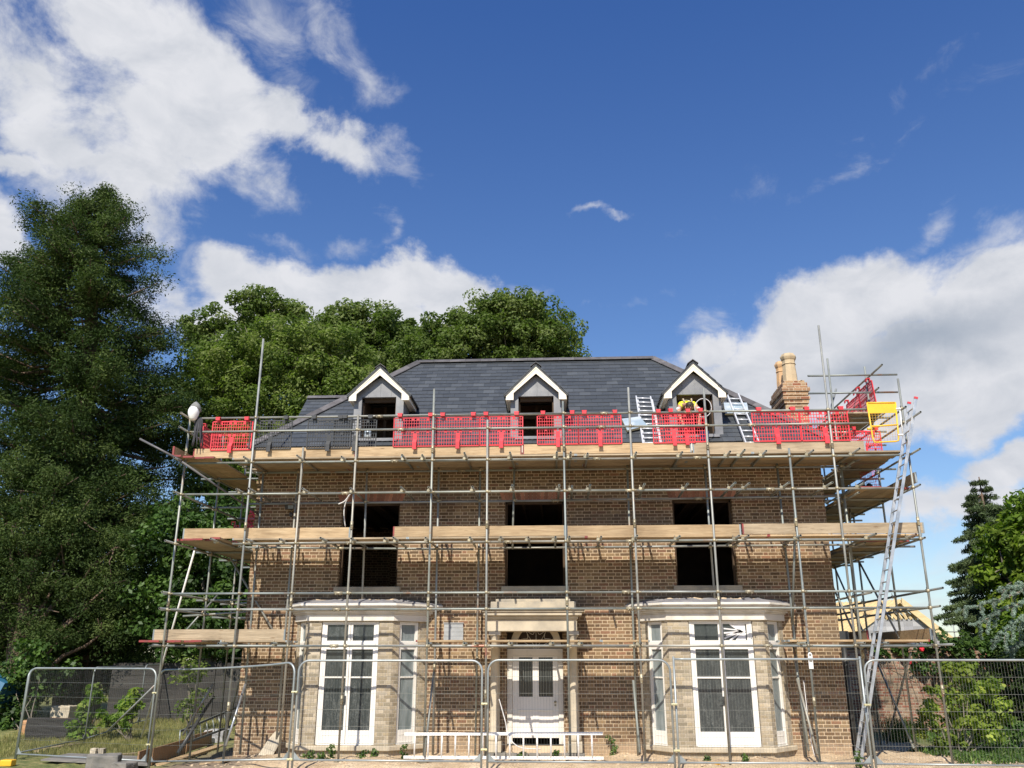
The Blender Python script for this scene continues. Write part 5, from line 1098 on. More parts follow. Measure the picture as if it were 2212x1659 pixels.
# ------------------------------------------------------------------ vegetation
def leafquads(C, Rd, n, size, asp=.55, up=.5, shell=.5, rng=RNG, droop=0, jitter=.9, spread=None):
    m = len(C); C = np.repeat(np.asarray(C, float), n, 0); Rd = np.repeat(np.asarray(Rd, float).reshape(m, -1)*np.ones((1, 3)), n, 0); N = m*n
    d = rng.normal(size=(N, 3)); d /= np.linalg.norm(d, axis=1)[:, None]; r = shell+(1-shell)*rng.random(N)**.7
    P = C+d*Rd*r[:, None]; nr = d*.7+np.array([0, 0, up])+rng.normal(size=(N, 3))*jitter*.6; nr /= np.linalg.norm(nr, axis=1)[:, None]
    t = np.cross(nr, rng.normal(size=(N, 3))); t /= np.linalg.norm(t, axis=1)[:, None]
    if droop: t = t*(1-abs(droop))+np.array([0, 0, -droop]); t /= np.linalg.norm(t, axis=1)[:, None]
    b = np.cross(nr, t); s = size*(.65+.7*rng.random(N))[:, None]
    V = np.stack([P-t*s, P+b*s*asp-t*s*.1, P+t*s, P-b*s*asp-t*s*.1], 1)
    return V
def clumps(lobes, dens, cr, rng=RNG, core=.35, flat=.85):
    C = []; Rr = []; T = []
    for c, r in lobes:
        k = max(4, int(dens*r*r))
        for i in range(k):
            d = rng.normal(size=3); d /= np.linalg.norm(d)
            if d[2] < -.35 and rng.random() < .5: d[2] *= -.6
            q = r*(.82+.28*rng.random()) if rng.random() > core else r*(.3+.4*rng.random())
            C.append(np.array(c)+d*q*np.array([1, 1, flat])); Rr.append(cr*(.6+.8*rng.random())*np.array([1, 1, .75])); T.append(rng.random())
    return np.array(C), np.array(Rr), np.array(T)
def limb_mesh(mb, a, b, r0, r1, rn, seg=5, wob=.12, sag=0):
    a, b = Vector(a), Vector(b); L = (b-a).length; pts = []
    for i in range(seg+1):
        f = i/seg; p = a.lerp(b, f); w = 0 if i in (0,) else wob*L*.25
        pts.append(p+Vector((rn.uniform(-w, w), rn.uniform(-w, w), rn.uniform(-w, w)*.6+sag*math.sin(math.pi*f))))
    mb.path(pts, r0, 7, r_end=r1)
def tree(name, label, cat, base, lobes, mat, bark, leaf=.13, dens=9, cr=.6, n=110, tr=.25, group=None, seed=1, trunk_top=.7, airy=0, asp=.55):
    rn = random.Random(seed); rng = np.random.default_rng(seed); t = thing(name, label, cat, base, group)
    C, Rr, T = clumps(lobes, dens, cr, rng); V = leafquads(C, Rr, n, leaf, asp, rng=rng); tt = np.clip(np.repeat(T, n)*.75+rng.random(len(V))*.25, 0, 1)
    quads_mesh('crown', V, tt, mat, t)
    zt = max(c[2] for c, r in lobes); cx = sum(c[0]*r for c, r in lobes)/sum(r for c, r in lobes); cy = sum(c[1]*r for c, r in lobes)/sum(r for c, r in lobes)
    b = Vector(base); top = Vector((b.x*.4+cx*.6, b.y*.4+cy*.6, b.z+(zt-b.z)*trunk_top)); m = MB(); pts = [b.lerp(top, i/7)+Vector((rn.uniform(-.12, .12), rn.uniform(-.12, .12), 0))*(i > 0) for i in range(8)]; m.path(pts, tr, 10, r_end=tr*.35); m.build('trunk', bark, t)
    m = MB()
    for c, r in lobes:
        f = min(.95, max(.12, (c[2]-b.z)/(zt-b.z)*.75)); k = pts[min(7, int(f*7))]; limb_mesh(m, k, c, tr*.38, .03, rn)
        for j in range(4):
            d = Vector((rn.gauss(0, 1), rn.gauss(0, 1), rn.gauss(.3, 1))).normalized()*r*.85; limb_mesh(m, c, Vector(c)+d, .035, .01, rn, 3)
    m.build('branches', bark, t); return t
def LB(lst, Y, dv=0): return [(tuple(W(u, v+dv, y_ if y_ else Y)), r) for (u, v, r, *yy) in lst for y_ in [yy[0] if yy else None]]
def gb_(u, v, Y): x = X(u, v, Y); return (x, Y, gz(x, Y))
G5 = 'broadleaf trees behind the house'
tree('tree', 'tall oak with an open airy crown standing against the cloud, behind the paler tree', 'tree', gb_(540, 1400, 47), LB([(452, 688, 1.4), (548, 648, 1.7), (585, 640, 1.5), (610, 668, 1.4), (520, 668, 1.6), (495, 720, 2.0), (590, 725, 2.0), (432, 720, 1.5), (540, 780, 2.8), (470, 690, .9), (640, 648, .6)], 47, 26), MAT['lime'], MAT['greybark'], .11, 6.5, .5, 120, .4, G5, 3)
tree('tree', 'broad bright green ash tree filling the gap left of the slate roof', 'tree', gb_(560, 1400, 38), LB([(560, 755, 2.2), (480, 775, 2.0), (640, 745, 2.0), (430, 840, 1.9), (520, 850, 2.4), (620, 830, 2.6), (700, 800, 2.0), (690, 880, 2.4), (590, 920, 2.5), (490, 950, 2.4), (780, 850, 2.0), (420, 940, 1.8), (720, 745, 1.5), (560, 1010, 2.4), (480, 1050, 2.2), (640, 980, 2.4), (470, 1150, 2.2), (530, 1120, 2.2)], 38, 26), MAT['ash'], MAT['greybark'], .085, 9.5, .55, 165, .38, G5, 4)
tree('tree', 'oak with pale leaf tips rising above the left dormer', 'tree', gb_(790, 1400, 45), LB([(770, 672, 1.5), (735, 690, 1.5), (690, 700, 1.3), (830, 685, 1.5), (862, 700, 1.3), (790, 710, 2.4), (850, 755, 2.4), (720, 745, 2.4), (880, 800, 2.4), (800, 800, 3), (650, 725, 1.3), (895, 740, 1.4), (870, 870, 2.6)], 45, 26), MAT['lime'], MAT['greybark'], .10, 8.5, .55, 160, .42, G5, 5)
tree('tree', 'round dense dark green lime tree above the slate ridge', 'tree', gb_(1080, 1400, 41), LB([(1110, 690, 2.2), (1065, 680, 1.9), (1165, 700, 2.0), (1185, 735, 1.6), (1200, 770, 1.4), (1030, 720, 2.2), (975, 730, 2.0), (935, 740, 1.6), (1130, 662, .9), (1085, 655, .9), (1180, 685, .8), (1100, 770, 3.0), (1000, 800, 2.6), (1165, 800, 2.0), (930, 800, 2.0), (1222, 790, .8), (1020, 675, 1.0)], 41, 26), MAT['lime'], MAT['greybark'], .095, 9.5, .55, 165, .42, G5, 6)
tree('tree', 'shaded laurel-like tree behind the tubes of the left side scaffold', 'tree', gb_(470, 1400, 30.5), LB([(500, 1200, 1.7), (430, 1150, 1.6), (540, 1260, 1.5), (460, 1290, 1.7), (390, 1230, 1.5), (520, 1350, 1.3), (420, 1370, 1.3), (360, 1320, 1.4), (470, 1410, .9), (560, 1170, 1.4), (350, 1200, 1.4)], 30.5), MAT['ivy'], MAT['greybark'], .09, 15, .45, 110, .22, G5, 7)
# ---- the big redwood
def redwood():
    Yt = 33.5; base = gb_(175, 1400, Yt); rng = np.random.default_rng(21); rn = random.Random(21); t = thing('redwood_tree', 'huge dark giant redwood filling the left of the picture from ground to sky', 'tree', base)
    prof = [(436, 232, 14), (446, 215, 60), (464, 203, 88), (500, 202, 128), (560, 202, 166), (620, 198, 186), (700, 200, 214), (800, 190, 232), (950, 178, 240), (1100, 168, 245), (1250, 165, 245), (1380, 165, 225), (1460, 175, 190)]
    zs = []; 
    for v, u, r in prof: p, q = W(u, v, Yt), W(u+r, v, Yt); zs.append((p.z, p.x, abs(q.x-p.x)))
    zs = zs[::-1]; Zs = [a[0] for a in zs]
    C = []; Rr = []; T = []; br = MB(); z = 1.6
    def axis(z): return np.interp(z, Zs, [a[1] for a in zs])
    while z < Zs[-1]+.2:
        R0 = np.interp(z, Zs, [a[2] for a in zs]); low = max(0, 1-(z-2)/11); nb = int(5.5+R0*(1.05+.75*low))
        for k in range(nb):
            ph = rn.uniform(0, 6.283); rr = R0*rn.uniform(.55, 1.08); 
            if math.sin(ph) > .2 and rn.random() < .4: continue
            x0 = axis(z); a = Vector((x0, Yt, z)); tip = Vector((x0+math.cos(ph)*rr, Yt+math.sin(ph)*rr, z+rn.uniform(-.5, .35)-rr*.06)); mid = a.lerp(tip, .55)+Vector((0, 0, -.12*rr))
            br.path([a, mid, tip], .05+.012*rr, 5, r_end=.015)
            if k % 3 == 0: q_ = R0*.4; C.append((x0+rn.uniform(-q_, q_), Yt+rn.uniform(-q_, q_)*.5+.3, z)); Rr.append((.8, .8, .6)); T.append(.2)  # inner clumps tinted dark, the crown's inner shade put into their colour
            nc = max(2, int(rr*1.25))
            for j in range(nc):
                f = 1-.62*j/max(1, nc); p = mid.lerp(tip, (f-.55)/.45) if f > .55 else a.lerp(mid, f/.55)
                w = .30*rr*(1.05-f); C.append((p.x+rn.uniform(-w, w), p.y+rn.uniform(-w, w), p.z+rn.uniform(-.1, .3))); s = rn.uniform(.40, .98); Rr.append((s, s, s*.66)); T.append(rn.random()**1.3)
        z += .42
    V = leafquads(C, Rr, 280, .066, .34, up=.55, shell=.3, rng=rng, jitter=1.1); tt = np.clip(np.repeat(np.array(T), 280)*.7+rng.random(len(V))*.3, 0, 1)
    quads_mesh('crown', V, tt, MAT['conifer'], t); br.build('branches', MAT['bark'], t)
    m = MB(); zz = np.linspace(base[2], Zs[-1]-.8, 12); m.path([(axis(a), Yt, a) for a in zz], .85, 14, r_end=.08); m.build('trunk', MAT['bark'], t)
    print('redwood leaves', len(V))
redwood()
# ---- spruce on the right
def spruce(name, label, u, vt, vb, Y, rb, mat, n=60, seed=1):
    rng = np.random.default_rng(seed); rn = random.Random(seed); base = gb_(u, 1400, Y); zt = Z(u, vt, Y); t = thing(name, label, 'tree', base); x0 = X(u, vt+80, Y); zb = Z(u, vb, Y)
    C = []; Rr = []; T = []; br = MB(); z = zb
    while z < zt:
        f = (zt-z)/(zt-zb); R0 = rb*(f**.68)*rn.uniform(.68, 1.25)+.08
        for k in range(int(5+7*f)):
            ph = rn.uniform(0, 6.283); rr = R0*rn.uniform(.7, 1.05); a = Vector((x0, Y, z)); tip = Vector((x0+math.cos(ph)*rr, Y+math.sin(ph)*rr, z-.22*rr)); mid = a.lerp(tip, .5)+Vector((0, 0, -.08)); br.path([a, mid, tip+Vector((0, 0, .05))], .03, 4, r_end=.01)
            nc = max(1, int(rr*5.5))
            for j in range(nc): p = a.lerp(tip, 1-.75*j/nc); C.append(tuple(p)+()); s = .13+.15*j/nc; Rr.append((s*1.2, s*1.2, s*.7)); T.append(rn.random())
        z += .22
    V = leafquads(C, Rr, n, .085, .2, up=.0, shell=.2, rng=rng, droop=.35); quads_mesh('crown', V, np.clip(np.repeat(T, n)*.7+rng.random(len(V))*.3, 0, 1), mat, t)
    br.build('branches', MAT['bark'], t); m = MB(); m.path([(x0, Y, a) for a in np.linspace(base[2], zt, 8)], .2, 8, r_end=.02); m.build('trunk', MAT['bark'], t)
spruce('spruce_tree', 'spruce with drooping dark boughs beyond the garden wall on the right', 2128, 1030, 1420, 31, 2.0, MAT['spruce'], 75, 31)
tree('tree', 'bright green leafy tree at the right edge beside the spruce', 'tree', gb_(2270, 1400, 29), LB([(2212, 1110, .7), (2195, 1180, .9), (2240, 1170, 1.3), (2205, 1250, 1.1), (2168, 1225, .6), (2240, 1290, 1.5), (2200, 1320, 1.0), (2230, 1390, 1.2), (2185, 1400, .7), (2290, 1200, 1.8), (2175, 1160, .4)], 29), MAT['bright'], MAT['greybark'], .10, 17, .4, 105, .22, None, 8)
def cedar():
    rn = random.Random(5); rng = np.random.default_rng(5); Y = 24; base = gb_(2390, 1400, Y); t = thing('blue_cedar_tree', 'blue-grey cedar reaching drooping boughs in from the right edge', 'tree', base)
    m = MB(); x0 = base[0]; m.path([(x0, Y, a) for a in np.linspace(base[2], 7.5, 8)], .24, 10, r_end=.06); m.build('trunk', MAT['greybark'], t)
    br = MB(); C = []; T = []
    boughs = [((2390, 1215), (2250, 1262), (2150, 1298), (2072, 1319)), ((2390, 1230), (2240, 1292), (2160, 1320), (2104, 1352)), ((2390, 1260), (2250, 1316), (2190, 1345), (2150, 1384)), ((2390, 1180), (2290, 1230), (2210, 1262), (2165, 1275)), ((2390, 1290), (2260, 1350), (2215, 1378), (2180, 1408)), ((2390, 1150), (2330, 1180), (2260, 1210), (2225, 1240)), ((2390, 1240), (2300, 1290), (2230, 1330), (2200, 1360))]
    for k, b in enumerate(boughs):
        P = [W(u, v, Y+rn.uniform(-.6, .6)) for u, v in b]; pts = [P[0].lerp(P[1], i/4) for i in range(4)]+[P[1].lerp(P[2], i/5) for i in range(5)]+[P[2].lerp(P[3], i/5) for i in range(6)]
        br.path(pts, .05, 6, r_end=.008); 
        for i, p in enumerate(pts[3:]):
            for j in range(5): C.append(tuple(p+Vector((rn.uniform(-.1, .1), rn.uniform(-.1, .1), rn.uniform(-.03, .06))))); T.append(rn.random())
            if i % 2 == 0:
                L_ = rn.uniform(.2, .55); e = p+Vector((rn.uniform(-.25, .1), rn.uniform(-.3, .3), -L_)); br.path([p, p.lerp(e, .5)+Vector((-.05, 0, .04)), e], .012, 4, r_end=.004)
                for j in range(9): q = p.lerp(e, j/9); C.append((q.x+rn.uniform(-.03, .03), q.y, q.z)); T.append(rn.random())
    V = leafquads(C, [(.055, .055, .05)]*len(C), 55, .028, .22, up=.6, shell=.2, rng=rng); quads_mesh('crown', V, np.clip(np.repeat(T, 55)*.6+rng.random(len(V))*.4, 0, 1), MAT['cedar'], t); br.build('branches', MAT['greybark'], t)
cedar()
def bush(name, label, cat, base, lobes, mat, leaf, dens, cr, n, group=None, seed=1, asp=.75, stems=7):
    rn = random.Random(seed); rng = np.random.default_rng(seed); t = thing(name, label, cat, base, group); C, Rr, T = clumps(lobes, dens, cr, rng, core=.4); V = leafquads(C, Rr, n, leaf, asp, up=.8, rng=rng, shell=.3, jitter=.8)
    quads_mesh('foliage', V, np.clip(np.repeat(T, n)*.55+rng.random(len(V))*.45, 0, 1), mat, t); m = MB(); b = Vector(base)
    for c, r in lobes: limb_mesh(m, b+Vector((rn.uniform(-.08, .08), rn.uniform(-.08, .08), -.05)), c, .022, .007, rn, 4, .2)
    m.build('stems', MAT['greybark'], t); return t
bush('shrub', 'yellow-green leafy shrub behind the right-hand fence panel', 'shrub', gb_(2075, 1640, 20.6), LB([(2050, 1450, .28), (2085, 1460, .30), (2035, 1500, .34), (2090, 1510, .40), (2130, 1490, .32), (2150, 1530, .30), (2060, 1560, .42), (2110, 1570, .42), (2145, 1590, .32), (1995, 1530, .26), (2010, 1570, .30), (2080, 1615, .34), (2030, 1610, .24), (2165, 1555, .2)], 20.6), MAT['shrub'], .056, 85, .17, 34, None, 11)
bush('shrub', 'low dark shrub at the right edge behind the yellow-green one', 'shrub', gb_(2185, 1640, 21.6), LB([(2180, 1590, .35), (2215, 1590, .35), (2190, 1620, .3), (2160, 1625, .25), (2230, 1620, .35)], 21.6), MAT['weed'], .045, 55, .17, 26, None, 12)
bush('sapling', 'tall sycamore sapling behind the middle of the left fence panel', 'sapling', gb_(185, 1600, 25.4), LB([(196, 1490, .16), (207, 1505, .20), (190, 1520, .22), (215, 1525, .22), (180, 1545, .22), (205, 1550, .24), (168, 1570, .22), (190, 1580, .24), (160, 1590, .22), (180, 1597, .2)], 25.4), MAT['maple'], .075, 90, .16, 24, 'sycamore saplings', 13)
bush('sapling', 'shorter sycamore sapling leaning left, nearer the white raker tube', 'sapling', gb_(285, 1590, 25.2), LB([(293, 1500, .18), (280, 1515, .20), (270, 1530, .18), (290, 1535, .24), (280, 1552, .22), (252, 1556, .18), (235, 1562, .16), (265, 1570, .16)], 25.2), MAT['maple'], .075, 90, .16, 24, 'sycamore saplings', 14)
bush('climbing_bush', 'climber growing up the left rear corner behind the leaning fence panel', 'shrub', gb_(415, 1560, 26.5), LB([(410, 1470, .4), (420, 1510, .4), (405, 1540, .35), (430, 1450, .35), (400, 1440, .3)], 26.5), MAT['ash'], .05, 60, .2, 22, None, 15)
tree('tree', 'dense dark evergreen filling the left edge in front of the redwood trunk', 'tree', gb_(20, 1500, 29.5), LB([(40, 1030, 1.3), (110, 1070, 1.3), (20, 1130, 1.5), (100, 1160, 1.5), (170, 1120, 1.0), (50, 1220, 1.6), (140, 1230, 1.3), (0, 1290, 1.6), (90, 1310, 1.5), (180, 1320, 1.2), (20, 1380, 1.5), (-40, 1200, 1.5), (240, 1260, 1.0), (250, 1180, .9), (120, 1390, 1.2), (220, 1370, .9)], 29.5), MAT['conifer'], MAT['bark'], .055, 13, .5, 200, .3, None, 19, asp=.36)
bush('shrub', 'dark undergrowth below the redwood at the far left', 'shrub', gb_(60, 1580, 27), LB([(20, 1560, .8), (60, 1540, .7), (100, 1420, .9), (30, 1480, .9), (-20, 1520, 1), (70, 1470, .8)], 28), MAT['ivy'], .07, 28, .3, 40, None, 16)
def far_wood(label, x0, x1, y, h, seed, mat='conifer'):
    rng = np.random.default_rng(seed); n = int((x1-x0)*2.2); C = np.stack([rng.uniform(x0, x1, n*4), y+rng.uniform(-2, 2, n*4), rng.uniform(0, 1, n*4)], 1); C[:, 2] = C[:, 2]*(h+1.2*np.sin(C[:, 0]*.5)+.8*np.sin(C[:, 0]*1.3))
    V = leafquads(C, [(1.3, .9, 1.0)]*len(C), 90, .2, .6, rng=rng); tag(quads_mesh('far_wood', V, np.repeat(rng.random(len(C)), 90)*.6, MAT[mat], None, ((x0+x1)/2, y, 0)), label, 'wood', kind='stuff')
far_wood('dark far-off wood closing the view low on the left', -44, -8, 52, 6.5, 60); far_wood('far-off wood low behind the right-hand trees', 34, 58, 62, 4.5, 61)
# ---- garden wall with ivy and roses on the right
wy = 27.0; wx0, wx1 = 6.95, 22
gw = thing('garden_wall', 'old patched brick garden wall with ivy over its top on the right', 'wall', (wx0, wy, 0))
m = MB(); m.box(wx0, wx1, wy, wy+.35, -.3, 2.22); m.build('wall', MAT['old_wall'], gw)
m = MB(); rn = random.Random(9)
for i in range(60): m.tint = rn.random(); x_ = wx0+i*.25; m.box(x_, x_+.24, wy-.03, wy+.38, 2.223, 2.28+rn.uniform(0, .03))
m.build('coping', MAT['old_wall'], gw)
iv = thing('ivy', 'glossy ivy spilling over the top of the garden wall', 'ivy', (12, wy, 1.8))
lob = LB([(2035, 1400, .55), (2070, 1405, .6), (2110, 1400, .6), (2150, 1405, .7), (2190, 1410, .8), (2000, 1412, .35), (2050, 1425, .45), (2090, 1430, .5), (2140, 1430, .6), (2230, 1420, .9), (1905, 1408, .16), (1945, 1409, .2), (2030, 1450, .3), (1990, 1440, .2)], wy-.15)
C, Rr, T = clumps(lob, 34, .2, np.random.default_rng(3)); V = leafquads(C, Rr*np.array([1, .6, 1]), 40, .055, .8, rng=np.random.default_rng(4)); quads_mesh('foliage', V, np.clip(np.repeat(T, 40)*.6+RNG.random(len(V))*.4, 0, 1), MAT['ivy'], iv)
rn = random.Random(6); m = MB()
for i in range(24): x_ = X(1900+i*14, 1430, wy); m.path([(x_, wy-.04, 2.1-rn.random()*.3), (x_+rn.uniform(-.2, .2), wy-.05, 1.5), (x_+rn.uniform(-.3, .3), wy-.05, .9-rn.random()*.4)], .012, 4, r_end=.004)
m.build('stems', MAT['greybark'], iv)
hedge = [(2140, 1500, 1.1), (2200, 1500, 1.2), (2250, 1480, 1.3), (2180, 1570, 1.0), (2240, 1570, 1.2)]
bush('hedge', 'dark shaded hedge behind the shrubs at the right edge', 'hedge', gb_(2190, 1560, 25.6), LB(hedge, 25.8), MAT['conifer'], .05, 26, .3, 60, None, 17)
for k, (u, v, Y) in enumerate(((1991, 1404, 22.5), (1964, 1452, 23.5))):
    p = W(u, v-20 if k else v, Y); m = MB(); rn = random.Random(k)
    for j in range(14):
        a = j*2.4; m.lathe_s((p.x+math.cos(a)*.03*(j/14), p.y+math.sin(a)*.03, p.z+.004*j-.02), .045, .045, .03, 7, 4)
    r0 = thing('rose', ('upper red rose on a long stem above the board end', 'lower red rose hanging in front of the garden wall')[k], 'flower', p); m.build('petals', MAT['rose'], r0); m = MB(); m.path([p, p+Vector((.3, .5, -.5)), (p.x+.6, wy-.3, 1.7)], .008, 5); m.build('stem', MAT['weed'], r0)
# ---- house being built far right
bt = thing('timber_roof_house', 'half-built grey block house with bare new roof timbers beyond the garden wall', 'house', W(1940, 1420, 46))
Yg = 46; pk, le, re = W(1944, 1297, Yg), W(1838, 1372, Yg), W(2046, 1372, Yg); zc_ = Z(1944, 1338, Yg)
m = MB(); f_ = lambda a, b: a.lerp(b, (zc_-a.z)/(b.z-a.z)); m.prism([(le.x, Yg, 0), (re.x, Yg, 0), re, f_(re, pk), f_(le, pk), le], (0, .3, 0)); m.build('gable_wall', MAT['block'], bt)
m = MB(); back = Vector((-9.5, 14, .25)); n_ = 64
for i in range(n_):
    o = back*(i/(n_-1)); m.tint = random.random(); m.bar(pk+o, le+o+Vector((-.5, 0, -.35)), .15, .2, up=(0, 1, 0)); m.bar(pk+o, re+o, .07, .2, up=(0, 1, 0))
for i in range(9): m.tint = random.random(); a = pk.lerp(le, (i+.5)/9)-Vector((0, 0, .16)); m.bar(a, a+back, .05, .22)
m.prism([pk-Vector((0, -.4, .25)), le-Vector((.3, -.4, .5)), le+back-Vector((.3, 0, .5)), pk+back-Vector((0, 0, .25))], (0, .02, -.03))
m.prism([re+Vector((.2, -.25, -.12)), pk+Vector((0, -.25, .12)), pk+Vector((0, -.25, -.25)), re+Vector((0, -.25, -.45))], (0, .08, 0))
for i in range(9): a = Vector((le.x+(re.x-le.x)*(.3+.05*i), Yg-.05, zc_)); m.bar(a, a+Vector((random.uniform(-.8, .8), .5, random.uniform(.4, 1.2))), .06, .12)
m.build('roof_timbers', MAT['fresh'], bt)
m = MB()
for i in range(8): x_ = re.x+.8+i*1.3; m.tube((x_, Yg+1, 0), (x_, Yg+1, 4.2+random.uniform(-.6, .8)), .03, 5)
for z_ in (2.6, 2.9, 3.3): m.tube((re.x-.5, Yg+.95, z_), (re.x+9, Yg+.95, z_), .03, 5)
m.build('far_scaffold_tubes', MAT['tube'], bt)
m = MB(); a, b = W(2100, 1385, 44), W(2180, 1385, 44); m.box(a.x, b.x, 44, 48, 0, W(2100, 1374, 44).z); o_ = m.build('orange_brick_shed', MAT['orange'], None, origin=(a.x, 44, 0)); tag(o_, 'orange brick outbuilding glimpsed between the spruce and the wall', 'building')
# ------------------------------------------------------------------ the left background: low board wall, sleepers, sand, tarpaulin
m = MB(); x0, x1 = X(235, 1500, 30), X(520, 1500, 30)
for r_ in range(5):
    k = 0; x_ = x0
    while x_ < x1: m.tint = random.random(); m.box(x_, min(x1, x_+1.78), 30, 30.08, -.25+r_*.42, -.25+r_*.42+.41); x_ += 1.8
o_ = m.build('board_wall', MAT['plank_dark'], None, origin=(x0, 30, 0)); tag(o_, 'low dark concrete-panel wall behind the left fence', 'wall')
def stone(label, u, v, Y, sz, mat='concrete', name='stone_block', cat='stone', rot=0, group=None):
    p = Vector(gb_(u, v, Y)); bm = bmesh.new(); bmesh.ops.create_cube(bm, size=1); bmesh.ops.subdivide_edges(bm, edges=bm.edges[:], cuts=4, use_grid_fill=True); rn = random.Random(int(u))
    for vv in bm.verts: vv.co = Vector((vv.co.x*sz[0], vv.co.y*sz[1], (vv.co.z+.5)*sz[2]-.04))+Vector([rn.uniform(-.016, .016)*min(1, max(sz)*2) for _ in range(3)])
    me = bpy.data.meshes.new(name); bm.to_mesh(me); bm.free(); me.materials.append(MAT[mat]); o = bpy.data.objects.new(name, me); col.objects.link(o); o.location = p; o.rotation_euler = (0, 0, rot); mo = o.modifiers.new('bevel', 'BEVEL'); mo.width = .03; mo.segments = 2; mo.limit_method = 'ANGLE'
    return tag(o, label, cat, group)
stone('mossy squared stone block standing on the bank behind the far left fence', 139, 1530, 28.5, (.62, .5, .62), 'stone')
stone('large rounded concrete block in front of the far left fence panel', 225, 1640, 18.9, (.62, .5, .38), rot=.3); stone('smaller concrete lump beside the large block at the far left', 270, 1645, 18.7, (.36, .4, .24), rot=-.2)
stone('pale stone offcut standing in the grass left of the ladder', 205, 1614, 21.4, (.14, .16, .25), 'stone'); stone('short dark-sided stone beside the pale offcut in the grass', 222, 1614, 21.5, (.13, .16, .22), 'stone_dark')
stone('orange sandy heap top between redwood trunk and saplings', 125, 1548, 26.8, (1.6, 1.2, .42), 'orange', 'sand_heap', 'heap')
for k in range(3): stone(('top', 'middle', 'bottom')[k]+' dark timber sleeper in the pile behind the far left fence', 122+k*2, 1580, 26.0-.3*k, (1.7, .3, .55-.18*k), 'plank_dark', 'sleeper', 'sleeper', .05, 'dark sleepers')
p = Vector(gb_(-34, 1500, 27)); m = MB(); m.prism([(p.x-1.6, p.y, .55), (p.x+.25, p.y, .5), (p.x+.4, p.y+.3, 1.25), (p.x-.2, p.y+.2, 1.5), (p.x-1.6, p.y+.2, 1.55)], (0, 1.2, 0)); m.build('tarp', MAT['skyblue'], None, origin=p).name = 'tarpaulin'; tag(bpy.data.objects['tarpaulin'], 'blue tarpaulin at the far left edge behind the undergrowth', 'tarpaulin')
m = MB(); a = [gb_(88, 1640, 20.2), gb_(320, 1640, 19.4), gb_(318, 1620, 20.9), gb_(150, 1620, 21.6)]; m.prism([(x, y, gz(x, y)+.05) for x, y, z in a], (0, 0, .03)); m.build('g', MAT['concrete'], None, origin=a[0]).name = 'ground_sheet'; tag(bpy.data.objects['ground_sheet'], 'flat grey sheet lying on the ground behind the far left fence panel', 'sheet')
m = MB(); p = Vector(gb_(18, 1650, 19.6)); m.box(p.x-.14, p.x+.12, p.y-.1, p.y+.1, p.z, p.z+.13); m.build('b', MAT['yellow'], None, origin=p, bevel=.02).name = 'marker_block'; tag(bpy.data.objects['marker_block'], 'yellow block on the ground at the bottom left corner', 'block')
m = MB(); p = Vector(gb_(1542, 1641, 18.45)); m.box(p.x-.12, p.x+.12, p.y-.05, p.y+.05, p.z+.0, p.z+.045); m.build('b', MAT['yellow'], None, origin=p, bevel=.01).name = 'marker_block'; tag([o for o in bpy.data.objects if o.name.startswith('marker_block')][-1], 'small yellow block lying below the right bay window', 'block')
# formwork boards along the left side, concrete pad, block stack
def plank(name, label, a, b, h, th, mat, cat='plank', z=0, group=None, flat=False):
    a, b = Vector(a), Vector(b); m = MB(); d = b-a; s_ = Vector((d.y, -d.x, 0)).normalized(); m.obox(a+Vector((0, 0, z)), d, s_*th, (0, 0, h)); return tag(m.build(name, MAT[mat], None, origin=a, bevel=.004), label, cat, group)
plank('formwork_board', 'upright orange ply formwork board beside the left corner pole', gb_(326, 1640, 19.9), gb_(400, 1610, 22.2), .34, .03, 'board_ply'); plank('formwork_board', 'farther upright ply formwork board beyond the rakers', gb_(402, 1600, 22.3), gb_(456, 1590, 24.6), .36, .03, 'board_ply')
plank('formwork_board', 'long pale board lying along the foot of the ply formwork', gb_(335, 1640, 19.7), gb_(470, 1580, 24.2), .05, .24, 'board_new', z=.01); plank('formwork_board', 'short ply board tilted at the near end of the formwork', gb_(296, 1640, 20.1), gb_(325, 1600, 20.6), .3, .04, 'board_ply', z=.0)
stone('grey-blue stack of blocks on the ground by the house left rear corner', 470, 1572, 25.2, (.55, .5, .34), 'block', 'block_stack', 'blocks'); stone('low grey block with a white top by the left rear corner', 450, 1580, 24.9, (.35, .4, .2), 'net_glass', 'plastic_crate', 'crate')
hd = [W(384, 1628, 19.4), W(420, 1570, 19.8), W(445, 1530, 20.6), W(462, 1506, 21.4)]; m = MB(); m.path(hd, .045, 8, r_end=.03); m.build('d', MAT['black'], None, origin=hd[0]).name = 'black_pipe'; tag(bpy.data.objects['black_pipe'], 'thick black pipe slanting up from the ground beside the left rakers', 'pipe')
plank('offcut', 'weathered timber offcut lying across the ground left of the formwork', gb_(250, 1612, 21.6), gb_(300, 1600, 22.2), .06, .18, 'board_old', z=.0); plank('offcut', 'long grey board lying in the grass behind the far left fence', gb_(70, 1612, 22.5), gb_(165, 1596, 24.2), .07, .2, 'board_old', z=.0)
plank('offcut', 'pale short board on the bare ground beside the left raker foot', gb_(446, 1632, 19.4), gb_(500, 1628, 19.2), .035, .2, 'board_new', z=.0)
stn = W(572, 1637, 19.35); m = MB(); m.prism([(stn.x-.22, 19.55, 0), (stn.x+.1, 19.55, -.01), (stn.x+.17, 19.8, .25), (stn.x+.16, 19.9, .42), (stn.x-.02, 19.92, .43), (stn.x-.1, 19.8, .3)], (0, .07, .02)); m.build('d', MAT['stone'], None, origin=stn, bevel=.01).name = 'stone_slab'; tag(bpy.data.objects['stone_slab'], 'broken pale stone slab propped at the foot of the left wall', 'stone slab')
